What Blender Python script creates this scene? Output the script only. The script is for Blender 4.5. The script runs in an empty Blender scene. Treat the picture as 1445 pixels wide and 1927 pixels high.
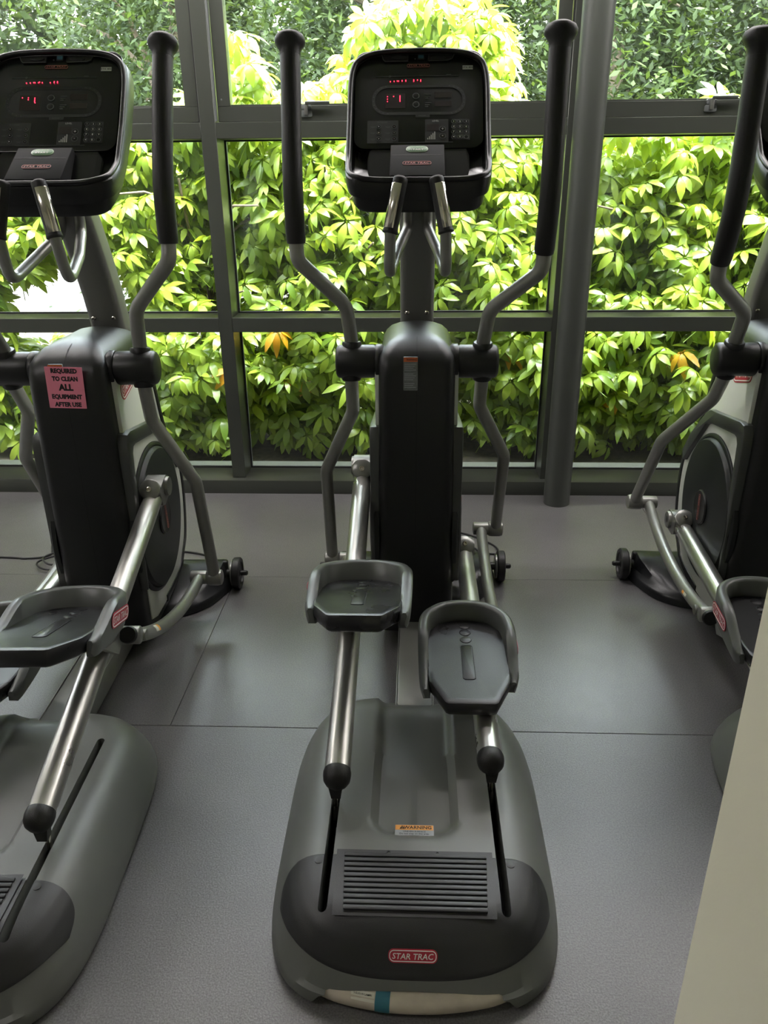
import bpy, bmesh, math, random
import numpy as np
from math import sin, cos, radians, degrees, pi, atan2, sqrt, hypot
from mathutils import Vector, Matrix
from mathutils.bvhtree import BVHTree

random.seed(7)
rng = np.random.default_rng(11)
scene = bpy.context.scene
COL = scene.collection

# ------------------------------------------------------------------ camera
FPX, PCX, PCY = 1456.0, 722.5, 963.5
PITCH, YAW, ROLL, CAMH = radians(23.577), radians(2.44), radians(0.573), 1.5
_f = Vector((-sin(YAW) * cos(PITCH), cos(YAW) * cos(PITCH), -sin(PITCH)))
_r0 = Vector((cos(YAW), sin(YAW), 0))
_u0 = _r0.cross(_f)
CR = _r0 * cos(ROLL) - _u0 * sin(ROLL)
CU = _u0 * cos(ROLL) + _r0 * sin(ROLL)
CF = _f
CPOS = Vector((0, 0, CAMH))
cam_data = bpy.data.cameras.new('camera')
cam = bpy.data.objects.new('camera', cam_data)
COL.objects.link(cam)
cam_data.sensor_fit = 'VERTICAL'
cam_data.sensor_height = 24.0
cam_data.lens = 24.0 * FPX / 1927.0
cam_data.clip_start = 0.02
cam_data.clip_end = 200
cam.matrix_world = Matrix(((CR.x, CU.x, -CF.x, 0), (CR.y, CU.y, -CF.y, 0), (CR.z, CU.z, -CF.z, CAMH), (0, 0, 0, 1)))
scene.camera = cam

# ------------------------------------------------------------------ light
world = bpy.data.worlds.new('World')
scene.world = world
world.use_nodes = True
wn = world.node_tree
wn.nodes.clear()
wo = wn.nodes.new('ShaderNodeOutputWorld')
wb = wn.nodes.new('ShaderNodeBackground')
sky = wn.nodes.new('ShaderNodeTexSky')
sky.sky_type = 'NISHITA'
sky.sun_disc = False
SUN_DIR = Vector((-0.30, 0.13, -0.945)).normalized()      # the way the light travels
sky.sun_elevation = math.asin(-SUN_DIR.z)
sky.sun_rotation = atan2(-SUN_DIR.x, -SUN_DIR.y)
sky.air_density = 1.0
sky.dust_density = 2.5
wb.inputs['Strength'].default_value = 2.0
hs = wn.nodes.new('ShaderNodeHueSaturation')          # thin bright haze: a paler sky all over
hs.inputs['Saturation'].default_value = 0.30
wn.links.new(sky.outputs[0], hs.inputs['Color'])
wn.links.new(hs.outputs[0], wb.inputs[0])
wn.links.new(wb.outputs[0], wo.inputs[0])

sun_data = bpy.data.lights.new('sun', 'SUN')
sun_data.energy = 2.8
sun_data.angle = radians(0.6)
sun_data.color = (1.0, 0.95, 0.84)
sun = bpy.data.objects.new('sun', sun_data)
COL.objects.link(sun)
sun.rotation_euler = SUN_DIR.to_track_quat('-Z', 'Y').to_euler()
sun.location = (4, 6, 12)

FILL_STRENGTH = 6.6
scene.view_settings.view_transform = 'Standard'
scene.view_settings.look = 'None'
scene.view_settings.gamma = 1.0
scene.view_settings.use_curve_mapping = False
scene.view_settings.exposure = 2.1

# ------------------------------------------------------------------ materials
MATS = {}


def mat(name, color, rough=0.5, metal=0.0, spec=0.5, var=0.0, vscale=8.0, bump=0.0, bscale=200.0,
        emit=None, estr=0.0, coat=0.0, stretch=None, rvar=0.0):
    if name in MATS:
        return MATS[name]
    m = bpy.data.materials.new(name)
    m.use_nodes = True
    nt = m.node_tree
    b = nt.nodes['Principled BSDF']
    c = (color[0], color[1], color[2], 1)
    b.inputs['Base Color'].default_value = c
    b.inputs['Roughness'].default_value = rough
    b.inputs['Metallic'].default_value = metal
    b.inputs['Specular IOR Level'].default_value = spec
    b.inputs['Coat Weight'].default_value = coat
    if emit:
        b.inputs['Emission Color'].default_value = (*emit, 1)
        b.inputs['Emission Strength'].default_value = estr
    if var or bump or rvar:
        tc = nt.nodes.new('ShaderNodeTexCoord')
        mp = nt.nodes.new('ShaderNodeMapping')
        if stretch:
            mp.inputs['Scale'].default_value = stretch
        nt.links.new(tc.outputs['Object'], mp.inputs['Vector'])
        if var or rvar:
            n = nt.nodes.new('ShaderNodeTexNoise')
            n.inputs['Scale'].default_value = vscale
            n.inputs['Detail'].default_value = 6
            nt.links.new(mp.outputs[0], n.inputs['Vector'])
            if var:
                r = nt.nodes.new('ShaderNodeValToRGB')
                r.color_ramp.elements[0].position = 0.3
                r.color_ramp.elements[1].position = 0.7
                r.color_ramp.elements[0].color = tuple(max(0, v * (1 - var)) for v in color) + (1,)
                r.color_ramp.elements[1].color = tuple(min(1, v * (1 + var)) for v in color) + (1,)
                nt.links.new(n.outputs[0], r.inputs[0])
                nt.links.new(r.outputs[0], b.inputs['Base Color'])
            if rvar:
                mr = nt.nodes.new('ShaderNodeMapRange')
                mr.inputs[1].default_value = 0.3
                mr.inputs[2].default_value = 0.7
                mr.inputs[3].default_value = max(0.02, rough - rvar)
                mr.inputs[4].default_value = min(1, rough + rvar)
                nt.links.new(n.outputs[0], mr.inputs[0])
                nt.links.new(mr.outputs[0], b.inputs['Roughness'])
        if bump:
            n2 = nt.nodes.new('ShaderNodeTexNoise')
            n2.inputs['Scale'].default_value = bscale
            n2.inputs['Detail'].default_value = 3
            nt.links.new(mp.outputs[0], n2.inputs['Vector'])
            bp = nt.nodes.new('ShaderNodeBump')
            bp.inputs['Strength'].default_value = bump
            bp.inputs['Distance'].default_value = 0.002
            nt.links.new(n2.outputs[0], bp.inputs['Height'])
            nt.links.new(bp.outputs[0], b.inputs['Normal'])
    MATS[name] = m
    return m


M_BODY = mat('housing_grey_plastic', (0.125, 0.13, 0.12), 0.42, var=0.06, vscale=5, bump=0.12, bscale=900)
M_CAP = mat('charcoal_plastic', (0.018, 0.018, 0.019), 0.45, var=0.12, vscale=9, bump=0.2, bscale=900, rvar=0.06)
M_SHROUD = mat('black_plastic', (0.0055, 0.006, 0.006), 0.40, bump=0.12, bscale=1200)
M_CONSOLE = mat('console_black', (0.006, 0.0065, 0.0065), 0.36, bump=0.06, bscale=1500)
M_HOLDER = mat('holder_matt_grey', (0.012, 0.0125, 0.013), 0.75, spec=0.15)
M_SCREEN = mat('screen_black', (0.004, 0.0045, 0.004), 0.25)
M_DEEP = mat('slot_black', (0.004, 0.004, 0.004), 0.6)
M_GRIP = mat('grip_rubber', (0.006, 0.006, 0.0055), 0.5, bump=0.25, bscale=700)
M_PAINT = mat('metallic_grey_paint', (0.27, 0.27, 0.25), 0.36, metal=0.55, var=0.04, vscale=30)
M_MAST = mat('mast_grey_paint', (0.21, 0.21, 0.195), 0.4, metal=0.35)
M_STEEL = mat('brushed_steel', (0.50, 0.49, 0.46), 0.32, metal=0.9, var=0.12, vscale=6, stretch=(1, 1, 1), rvar=0.07)
M_BRACKET = mat('cast_bracket_grey', (0.25, 0.25, 0.235), 0.36, metal=0.8, var=0.15, vscale=25)
M_CHROME = mat('chrome', (0.66, 0.62, 0.55), 0.16, metal=1.0)
M_PEDAL = mat('pedal_rubber', (0.011, 0.011, 0.012), 0.30, bump=0.2, bscale=600, rvar=0.05, var=0.1)
M_WALLP = mat('pedal_rim_grey', (0.085, 0.09, 0.085), 0.36, var=0.08, vscale=12)
M_PANEL = mat('pale_silver_panel', (0.62, 0.64, 0.58), 0.28, metal=0.0, coat=0.2)
M_ARCH = mat('dark_silver_trim', (0.07, 0.073, 0.07), 0.36, metal=0.4)
M_DISC = mat('disc_dark_grey', (0.016, 0.018, 0.0175), 0.45, spec=0.3)
M_FOOT = mat('foot_black', (0.009, 0.0095, 0.011), 0.33)
M_TYRE = mat('tyre_black', (0.012, 0.012, 0.012), 0.5)
M_RED = mat('badge_red', (0.42, 0.015, 0.04), 0.35)
M_WHITE = mat('print_white', (0.80, 0.80, 0.78), 0.5)
M_DULLRED = mat('badge_dull_red', (0.36, 0.10, 0.085), 0.45)
M_DULLW = mat('print_dull_white', (0.38, 0.38, 0.36), 0.5)
M_DIMG = mat('print_dim_grey', (0.055, 0.06, 0.058), 0.5)
M_DIMG2 = mat('print_faint_grey', (0.011, 0.012, 0.0115), 0.4)
M_DIMR = mat('display_dim_red', (0.010, 0.004, 0.003), 0.35)
M_LED = mat('led_red', (0.5, 0.01, 0.02), 0.4, emit=(1.0, 0.015, 0.04), estr=2.2)
M_FANBLUE = mat('print_blue', (0.04, 0.12, 0.16), 0.4)
M_START = mat('start_green', (0.07, 0.16, 0.075), 0.4)
M_STARTR = mat('start_rim', (0.22, 0.32, 0.2), 0.4)
M_ORANGE = mat('sticker_orange', (0.82, 0.36, 0.07), 0.45)
M_ORANGED = mat('sticker_dark_orange', (0.55, 0.12, 0.03), 0.5)
M_STKG = mat('sticker_grey', (0.36, 0.38, 0.40), 0.5)
M_STKD = mat('sticker_dim_grey', (0.13, 0.14, 0.135), 0.5, var=0.15, vscale=120)
M_INK = mat('ink_black', (0.01, 0.01, 0.01), 0.6)
M_PINK = mat('pink_paper', (0.80, 0.24, 0.33), 0.7, var=0.04, vscale=20)
M_CREAMBAR = mat('beige_foot_tube', (0.50, 0.44, 0.36), 0.5, var=0.15, vscale=20)
M_TAPE = mat('blue_tape', (0.03, 0.15, 0.20), 0.5)
M_LABEL = mat('paper_label', (0.62, 0.60, 0.52), 0.6)
M_FRAME = mat('window_frame_grey', (0.095, 0.102, 0.088), 0.33, metal=0.6, var=0.03, vscale=3, bump=0.05, bscale=1500)
M_FRAMEL = mat('window_strip_light', (0.16, 0.17, 0.17), 0.35, metal=0.3)
M_GASKET = mat('gasket_black', (0.012, 0.012, 0.012), 0.6)
M_POLE = mat('column_grey_paint', (0.058, 0.063, 0.055), 0.40, var=0.05, vscale=4, bump=0.05, bscale=60)
M_CREAM = mat('cream_paint', (0.60, 0.56, 0.44), 0.55, var=0.015, vscale=2.5, bump=0.05, bscale=300)
M_OFFWHITE = mat('off_white_paint', (0.70, 0.69, 0.65), 0.7, var=0.015, vscale=2)
M_CORD = mat('cord_black', (0.012, 0.012, 0.014), 0.45)


def floor_material():
    m = bpy.data.materials.new('rubber_floor')
    m.use_nodes = True
    nt = m.node_tree
    b = nt.nodes['Principled BSDF']
    tc = nt.nodes.new('ShaderNodeTexCoord')
    n1 = nt.nodes.new('ShaderNodeTexNoise'); n1.inputs['Scale'].default_value = 2.2; n1.inputs['Detail'].default_value = 8
    n2 = nt.nodes.new('ShaderNodeTexNoise'); n2.inputs['Scale'].default_value = 260; n2.inputs['Detail'].default_value = 4
    n3 = nt.nodes.new('ShaderNodeTexNoise'); n3.inputs['Scale'].default_value = 28; n3.inputs['Detail'].default_value = 8
    for n in (n1, n2, n3):
        nt.links.new(tc.outputs['Object'], n.inputs['Vector'])
    r1 = nt.nodes.new('ShaderNodeValToRGB')
    r1.color_ramp.elements[0].position = 0.32; r1.color_ramp.elements[0].color = (0.104, 0.101, 0.103, 1)
    r1.color_ramp.elements[1].position = 0.70; r1.color_ramp.elements[1].color = (0.134, 0.130, 0.133, 1)
    nt.links.new(n1.outputs[0], r1.inputs[0])
    r2 = nt.nodes.new('ShaderNodeValToRGB')
    r2.color_ramp.elements[0].position = 0.35; r2.color_ramp.elements[0].color = (0.62, 0.62, 0.62, 1)
    r2.color_ramp.elements[1].position = 0.68; r2.color_ramp.elements[1].color = (1.3, 1.3, 1.3, 1)
    nt.links.new(n2.outputs[0], r2.inputs[0])
    mx = nt.nodes.new('ShaderNodeMix'); mx.data_type = 'RGBA'; mx.blend_type = 'MULTIPLY'
    mx.inputs[0].default_value = 0.8
    nt.links.new(r1.outputs[0], mx.inputs[6]); nt.links.new(r2.outputs[0], mx.inputs[7])
    nt.links.new(mx.outputs[2], b.inputs['Base Color'])
    mr = nt.nodes.new('ShaderNodeMapRange')
    mr.inputs[1].default_value = 0.3; mr.inputs[2].default_value = 0.7
    mr.inputs[3].default_value = 0.29; mr.inputs[4].default_value = 0.35
    nt.links.new(n3.outputs[0], mr.inputs[0]); nt.links.new(mr.outputs[0], b.inputs['Roughness'])
    b.inputs['Specular IOR Level'].default_value = 0.5
    bp = nt.nodes.new('ShaderNodeBump'); bp.inputs['Strength'].default_value = 0.22; bp.inputs['Distance'].default_value = 0.002
    nt.links.new(n2.outputs[0], bp.inputs['Height']); nt.links.new(bp.outputs[0], b.inputs['Normal'])
    return m


M_FLOOR = floor_material()


def glass_material():
    m = bpy.data.materials.new('window_glass')
    m.use_nodes = True
    nt = m.node_tree
    nt.nodes.clear()
    o = nt.nodes.new('ShaderNodeOutputMaterial')
    t = nt.nodes.new('ShaderNodeBsdfTransparent'); t.inputs[0].default_value = (0.93, 0.96, 0.93, 1)
    g = nt.nodes.new('ShaderNodeBsdfGlossy'); g.inputs['Roughness'].default_value = 0.02
    d = nt.nodes.new('ShaderNodeBsdfDiffuse'); d.inputs[0].default_value = (0.75, 0.78, 0.78, 1)
    fr = nt.nodes.new('ShaderNodeFresnel'); fr.inputs[0].default_value = 1.45
    m1 = nt.nodes.new('ShaderNodeMixShader')
    nt.links.new(fr.outputs[0], m1.inputs[0]); nt.links.new(t.outputs[0], m1.inputs[1]); nt.links.new(g.outputs[0], m1.inputs[2])
    tc = nt.nodes.new('ShaderNodeTexCoord')
    n = nt.nodes.new('ShaderNodeTexNoise'); n.inputs['Scale'].default_value = 1.7; n.inputs['Detail'].default_value = 5
    nt.links.new(tc.outputs['Object'], n.inputs['Vector'])
    mr = nt.nodes.new('ShaderNodeMapRange')
    mr.inputs[1].default_value = 0.42; mr.inputs[2].default_value = 0.75; mr.inputs[3].default_value = 0.003; mr.inputs[4].default_value = 0.03
    nt.links.new(n.outputs[0], mr.inputs[0])
    m2 = nt.nodes.new('ShaderNodeMixShader')
    nt.links.new(mr.outputs[0], m2.inputs[0]); nt.links.new(m1.outputs[0], m2.inputs[1]); nt.links.new(d.outputs[0], m2.inputs[2])
    nt.links.new(m2.outputs[0], o.inputs[0])
    return m


M_GLASS = glass_material()


def leaf_material(name, dark, light, trans, tfac=0.45, rough=0.36):
    m = bpy.data.materials.new(name)
    m.use_nodes = True
    nt = m.node_tree
    b = nt.nodes['Principled BSDF']
    out = nt.nodes['Material Output']
    ge = nt.nodes.new('ShaderNodeNewGeometry')
    ramp = nt.nodes.new('ShaderNodeValToRGB')
    ramp.color_ramp.elements[0].color = (*dark, 1); ramp.color_ramp.elements[1].color = (*light, 1)
    nt.links.new(ge.outputs['Random Per Island'], ramp.inputs[0])
    nt.links.new(ramp.outputs[0], b.inputs['Base Color'])
    b.inputs['Roughness'].default_value = rough
    b.inputs['Specular IOR Level'].default_value = 0.5 if rough < 0.5 else 0.2
    tr = nt.nodes.new('ShaderNodeBsdfTranslucent')
    tr.inputs[0].default_value = (*trans, 1)
    mx = nt.nodes.new('ShaderNodeMixShader'); mx.inputs[0].default_value = tfac
    nt.links.new(b.outputs[0], mx.inputs[1]); nt.links.new(tr.outputs[0], mx.inputs[2])
    nt.links.new(mx.outputs[0], out.inputs[0])
    return m


M_LEAF = leaf_material('umbrella_leaf', (0.085, 0.165, 0.018), (0.32, 0.42, 0.045), (0.42, 0.52, 0.03), 0.42, 0.32)
M_LEAFY = leaf_material('yellowed_leaf', (0.62, 0.30, 0.02), (0.75, 0.48, 0.03), (0.8, 0.45, 0.02), 0.4)
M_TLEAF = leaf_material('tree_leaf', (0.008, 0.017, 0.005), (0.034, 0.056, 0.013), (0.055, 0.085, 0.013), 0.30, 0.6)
M_BARK = mat('bark', (0.14, 0.105, 0.075), 0.8, var=0.35, vscale=14, bump=0.5, bscale=60)
M_TWIG = mat('green_twig', (0.22, 0.25, 0.08), 0.6)
M_SOIL = mat('soil', (0.055, 0.045, 0.032), 0.9, var=0.5, vscale=30, bump=0.6, bscale=80)
M_GRASS = mat('ground_cover', (0.06, 0.09, 0.03), 0.9, var=0.5, vscale=9, bump=0.6, bscale=40)
M_ROAD = mat('asphalt_pale', (0.075, 0.070, 0.068), 0.8, var=0.12, vscale=6)
M_KERB = mat('kerb_concrete', (0.42, 0.40, 0.38), 0.8, var=0.15, vscale=9)
M_LEDGE = mat('ledge_pale_stone', (0.24, 0.24, 0.23), 0.7, var=0.06, vscale=6)
M_FILL = mat('fill_light_diffuser', (0.9, 0.9, 0.88), 0.5, emit=(1.0, 0.95, 0.93), estr=FILL_STRENGTH)  # glow of the added ceiling panels, a fill for the room


# ------------------------------------------------------------------ geometry helpers
def squircle(n, a, b, e):
    out = []
    for i in range(n):
        t = 2 * pi * i / n
        c, s = cos(t), sin(t)
        out.append((a * math.copysign(abs(c) ** (2 / e), c), b * math.copysign(abs(s) ** (2 / e), s)))
    return out


def rrect(w, h, r, n=6):
    """rounded rectangle outline, counter-clockwise, centred"""
    r = min(r, w / 2 - 1e-5, h / 2 - 1e-5)
    out = []
    for cx, cy, a0 in ((w / 2 - r, h / 2 - r, 0), (-w / 2 + r, h / 2 - r, 90), (-w / 2 + r, -h / 2 + r, 180), (w / 2 - r, -h / 2 + r, 270)):
        for i in range(n + 1):
            a = radians(a0 + 90 * i / n)
            out.append((cx + r * cos(a), cy + r * sin(a)))
    return out


def fillet(pts, R, n=7):
    pts = [Vector(p) for p in pts]
    out = [pts[0]]
    for i in range(1, len(pts) - 1):
        p = pts[i]
        a = (pts[i - 1] - p); b = (pts[i + 1] - p)
        la, lb = a.length, b.length
        a.normalize(); b.normalize()
        ang = a.angle(b)
        if ang > pi - 0.02:
            out.append(p); continue
        d = min(R / math.tan(ang / 2), la * 0.48, lb * 0.48)
        p0, p1 = p + a * d, p + b * d
        for k in range(n + 1):
            t = k / n
            out.append((p0 * (1 - t) ** 2 + p * 2 * t * (1 - t) + p1 * t * t))
    out.append(pts[-1])
    return out


def catmull(pts, n=8, closed=False):
    pts = [Vector(p) for p in pts]
    m = len(pts)
    out = []
    rngi = range(m) if closed else range(m - 1)
    for i in rngi:
        g = (lambda k: pts[k % m]) if closed else (lambda k: pts[max(0, min(m - 1, k))])
        p0, p1, p2, p3 = g(i - 1), g(i), g(i + 1), g(i + 2)
        for k in range(n):
            t = k / n
            out.append(0.5 * ((2 * p1) + (p2 - p0) * t + (2 * p0 - 5 * p1 + 4 * p2 - p3) * t * t + (3 * p1 - p0 - 3 * p2 + p3) * t ** 3))
    if not closed:
        out.append(pts[-1])
    return out


class G:
    """collects shapes in one bmesh; every shape may carry its own material"""

    def __init__(self):
        self.bm = bmesh.new()
        self.mats = []

    def mi(self, m):
        if m not in self.mats:
            self.mats.append(m)
        return self.mats.index(m)

    def face(self, vs, k):
        try:
            f = self.bm.faces.new(vs)
            f.material_index = k
            return f
        except ValueError:
            return None

    def loft(self, rings, m, caps=True, closed=True, capm=None):
        k = self.mi(m)
        R = [[self.bm.verts.new(p) for p in ring] for ring in rings]
        n = len(R[0])
        for a, b in zip(R, R[1:]):
            for i in range(n if closed else n - 1):
                j = (i + 1) % n
                self.face((a[i], a[j], b[j], b[i]), k)
        if caps:
            kk = self.mi(capm) if capm else k
            self.face(list(reversed(R[0])), kk)
            self.face(R[-1], kk)
        return R

    def tube(self, pts, r, m, seg=14, caps=True, R=None):
        pts = [Vector(p) for p in pts]
        if R:
            pts = fillet(pts, R)
        n = len(pts)
        rad = r if isinstance(r, (list, tuple)) else [r] * n
        t0 = (pts[1] - pts[0]).normalized()
        up = Vector((0, 0, 1)) if abs(t0.z) < 0.9 else Vector((1, 0, 0))
        nrm = t0.cross(up).normalized()
        rings = []
        prev = t0
        for i, p in enumerate(pts):
            if i == 0: t = t0
            elif i == n - 1: t = (pts[i] - pts[i - 1]).normalized()
            else: t = ((pts[i + 1] - p).normalized() + (p - pts[i - 1]).normalized()).normalized()
            q = prev.rotation_difference(t)
            nrm = q @ nrm
            nrm = (nrm - t * nrm.dot(t)).normalized()
            bn = t.cross(nrm)
            rings.append([p + (nrm * cos(2 * pi * k / seg) + bn * sin(2 * pi * k / seg)) * rad[i] for k in range(seg)])
            prev = t
        self.loft(rings, m, caps)

    def lathe(self, prof, m, origin, axis, seg=24, caps=True):
        """prof: (radius, distance along axis)"""
        o = Vector(origin); ax = Vector(axis).normalized()
        up = Vector((0, 0, 1)) if abs(ax.z) < 0.9 else Vector((0, 1, 0))
        e1 = ax.cross(up).normalized(); e2 = ax.cross(e1)
        rings = [[o + ax * d + (e1 * cos(2 * pi * k / seg) + e2 * sin(2 * pi * k / seg)) * max(r, 1e-5) for k in range(seg)] for r, d in prof]
        self.loft(rings, m, caps)

    def box(self, c, s, m, bev=0.0, M=None, seg=2):
        k = self.mi(m)
        b2 = bmesh.new()
        bmesh.ops.create_cube(b2, size=1.0)
        for v in b2.verts:
            v.co = Vector((v.co.x * s[0], v.co.y * s[1], v.co.z * s[2]))
        if bev > 0:
            bmesh.ops.bevel(b2, geom=list(b2.edges), offset=bev, segments=seg, profile=0.5, affect='EDGES')
        T = Matrix.Translation(Vector(c)) @ (M if M else Matrix.Identity(4))
        self.absorb(b2, k, T)

    def absorb(self, b2, k, T=None):
        vm = {}
        for v in b2.verts:
            vm[v] = self.bm.verts.new((T @ v.co) if T else v.co)
        for f in b2.faces:
            self.face([vm[v] for v in f.verts], k)
        b2.free()

    def prism(self, outline, f3, lo, hi, m, bev=0.0, hole=None):
        """outline: 2d points; f3(u,v,w)->3d ; extruded from lo to hi, front edge bevelled by bev (inset)"""
        o = [Vector(p) for p in outline]
        if bev > 0:
            n = len(o)
            area = sum(o[i].x * o[(i + 1) % n].y - o[(i + 1) % n].x * o[i].y for i in range(n))
            sg = 1 if area > 0 else -1
            ins = []
            for i in range(n):
                a = (o[i] - o[i - 1]); b = (o[(i + 1) % n] - o[i])
                na = Vector((-a.y, a.x)); nb = Vector((-b.y, b.x))
                if na.length > 1e-9: na.normalize()
                if nb.length > 1e-9: nb.normalize()
                d = na + nb
                if d.length < 1e-6: d = na
                d.normalize()
                ins.append(o[i] + d * sg * bev)
            step = math.copysign(bev, hi - lo)
            mid = [o[i] + (ins[i] - o[i]) * 0.3 for i in range(n)]
            rings = [[f3(p.x, p.y, lo) for p in o], [f3(p.x, p.y, hi - step) for p in o], [f3(p.x, p.y, hi - step * 0.3) for p in mid], [f3(p.x, p.y, hi) for p in ins]]
        else:
            rings = [[f3(p.x, p.y, lo) for p in o], [f3(p.x, p.y, hi) for p in o]]
        self.loft(rings, m)

    def band(self, outer, inner, f3, lo, hi, m):
        """closed ring between two equal-length outlines"""
        k = self.mi(m)
        n = len(outer)
        q = [[self.bm.verts.new(f3(p[0], p[1], w)) for p in L] for L, w in ((outer, lo), (outer, hi), (inner, hi), (inner, lo))]
        for i in range(n):
            j = (i + 1) % n
            for a in range(4):
                b = (a + 1) % 4
                self.face((q[a][i], q[a][j], q[b][j], q[b][i]), k)

    def poly(self, pts, m):
        self.face([self.bm.verts.new(p) for p in pts], self.mi(m))

    def text(self, s, size, m, f2, bold=0.0, shear=0.0, sx=1.0):
        """flat lettering; f2(u,v) -> 3d point"""
        k = self.mi(m)
        vs, fs = text_geo(s, bold, shear)
        V = [self.bm.verts.new(f2(x * size * sx, y * size)) for x, y in vs]
        for f in fs:
            self.face([V[i] for i in f], k)

    def build(self, name, parent=None, sharp=38, recalc=True):
        if recalc:
            bmesh.ops.recalc_face_normals(self.bm, faces=self.bm.faces)
        me = bpy.data.meshes.new(name)
        self.bm.to_mesh(me)
        self.bm.free()
        for m in self.mats:
            me.materials.append(m)
        me.shade_smooth()
        me.set_sharp_from_angle(angle=radians(sharp))
        o = bpy.data.objects.new(name, me)
        COL.objects.link(o)
        o.parent = parent
        return o


_TX = {}


def text_geo(s, bold, shear):
    key = (s, bold, shear)
    if key not in _TX:
        cu = bpy.data.curves.new('t', 'FONT')
        cu.body = s; cu.size = 1.0; cu.align_x = 'CENTER'; cu.align_y = 'CENTER'
        cu.offset = bold; cu.shear = shear; cu.resolution_u = 2
        ob = bpy.data.objects.new('t', cu)
        COL.objects.link(ob)
        dg = bpy.context.evaluated_depsgraph_get()
        me = bpy.data.meshes.new_from_object(ob.evaluated_get(dg))
        vs = [(v.co.x, v.co.y) for v in me.vertices]
        fs = [tuple(p.vertices) for p in me.polygons]
        bpy.data.objects.remove(ob); bpy.data.curves.remove(cu); bpy.data.meshes.remove(me)
        # centre exactly
        if vs:
            x0 = min(v[0] for v in vs); x1 = max(v[0] for v in vs); y0 = min(v[1] for v in vs); y1 = max(v[1] for v in vs)
            vs = [(x - (x0 + x1) / 2, y - (y0 + y1) / 2) for x, y in vs]
            _TX[key] = (vs, fs, x1 - x0, y1 - y0)
        else:
            _TX[key] = (vs, fs, 1, 1)
    return _TX[key][:2]


def text_w(s, bold=0.0, shear=0.0):
    text_geo(s, bold, shear)
    return _TX[(s, bold, shear)][2]


def tag(o, label=None, cat=None, group=None, kind=None):
    if label: o['label'] = label
    if cat: o['category'] = cat
    if group: o['group'] = group
    if kind: o['kind'] = kind
    return o


def empty(name, loc, rz=0.0):
    o = bpy.data.objects.new(name, None)
    COL.objects.link(o)
    o.location = loc
    o.rotation_euler = (0, 0, rz)
    o.empty_display_size = 0.1
    return o


def boolean(o, cutters, op='DIFFERENCE'):
    """apply booleans to o's mesh; cutters are temporary objects and are removed"""
    for c in cutters:
        md = o.modifiers.new('b', 'BOOLEAN')
        md.operation = op; md.object = c; md.solver = 'EXACT'
    bpy.context.view_layer.update()
    dg = bpy.context.evaluated_depsgraph_get()
    me = bpy.data.meshes.new_from_object(o.evaluated_get(dg))
    old = o.data
    o.modifiers.clear()
    o.data = me
    me.name = old.name
    for c in cutters:
        bpy.data.objects.remove(c)
    return o


def frame2(o, u, v):
    """plane mapper: (a,b,w) -> o + a*u + b*v + w*n"""
    o = Vector(o); u = Vector(u).normalized(); v = Vector(v).normalized(); n = u.cross(v).normalized()
    return lambda a, b, w=0.0: o + u * a + v * b + n * w


def badge(g, f, w, h, base=0.0006, red=M_RED, white=M_WHITE, border=True):
    """red rounded badge with a white keyline and the lettering"""
    e = 0.0005
    if red is M_RED:
        g.prism(rrect(w, h, h * 0.42), lambda a, b, c: f(a, b, c), 0, base + e, red)
    bw = h * 0.07
    out = rrect(w - 2 * bw * 1.2, h - 2 * bw * 1.2, h * 0.36); inn = rrect(w - 4.2 * bw, h - 4.2 * bw, h * 0.30)
    g.band(out, inn, f, base, base + 2 * e, white if red is M_RED else M_DULLRED)
    tw = text_w('STAR TRAC', 0.012, 0.18)
    s = (w * 0.84) / tw
    sy = h * 0.60
    g.text('STAR TRAC', sy, white if red is M_RED else M_DULLRED, lambda a, b: f(a, b, base + 2 * e), 0.012, 0.18, sx=s / sy)

# ------------------------------------------------------------------ the room
XL, XR, YB, YW, ZC = -4.6, 4.2, -3.6, 3.66, 2.86


def slab(name, lo, hi, m, parent=None, bev=0.0, kind='structure'):
    g = G()
    c = [(a + b) / 2 for a, b in zip(lo, hi)]; s = [b - a for a, b in zip(lo, hi)]
    g.box(c, s, m, bev)
    o = g.build(name, parent)
    if kind and not parent: tag(o, kind=kind)
    return o


floor = slab('floor', (XL, YB, -0.12), (XR, YW + 0.02, -0.012), M_DEEP)
tag(floor, 'dark grey rubber gym floor laid in large mats', 'floor')
MATD = 0.933
row_edges = [1.833 + MATD * k for k in range(-5, 3)]
row_edges = [YB] + [y for y in row_edges if y > YB + 0.05] + [YW + 0.015]
first = {}
for r, (y0, y1) in enumerate(zip(row_edges, row_edges[1:])):
    off = -0.722 if r % 2 == 0 else -2.552
    xs = [XL] + [x for x in (off + 3.66 * k for k in range(-3, 4)) if XL + 0.1 < x < XR - 0.1] + [XR]
    for x0, x1 in zip(xs, xs[1:]):
        key = (round(x1 - x0, 3), round(y1 - y0, 3))
        if key not in first:
            g = G()
            g.box((0, 0, -0.006), (x1 - x0 - 0.0010, y1 - y0 - 0.0014, 0.012), M_FLOOR, 0.0012, seg=1)
            o = g.build('rubber_mat', floor)
            first[key] = o.data
        else:
            o = bpy.data.objects.new('rubber_mat', first[key]); COL.objects.link(o); o.parent = floor
        o.location = ((x0 + x1) / 2, (y0 + y1) / 2, 0)

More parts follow.
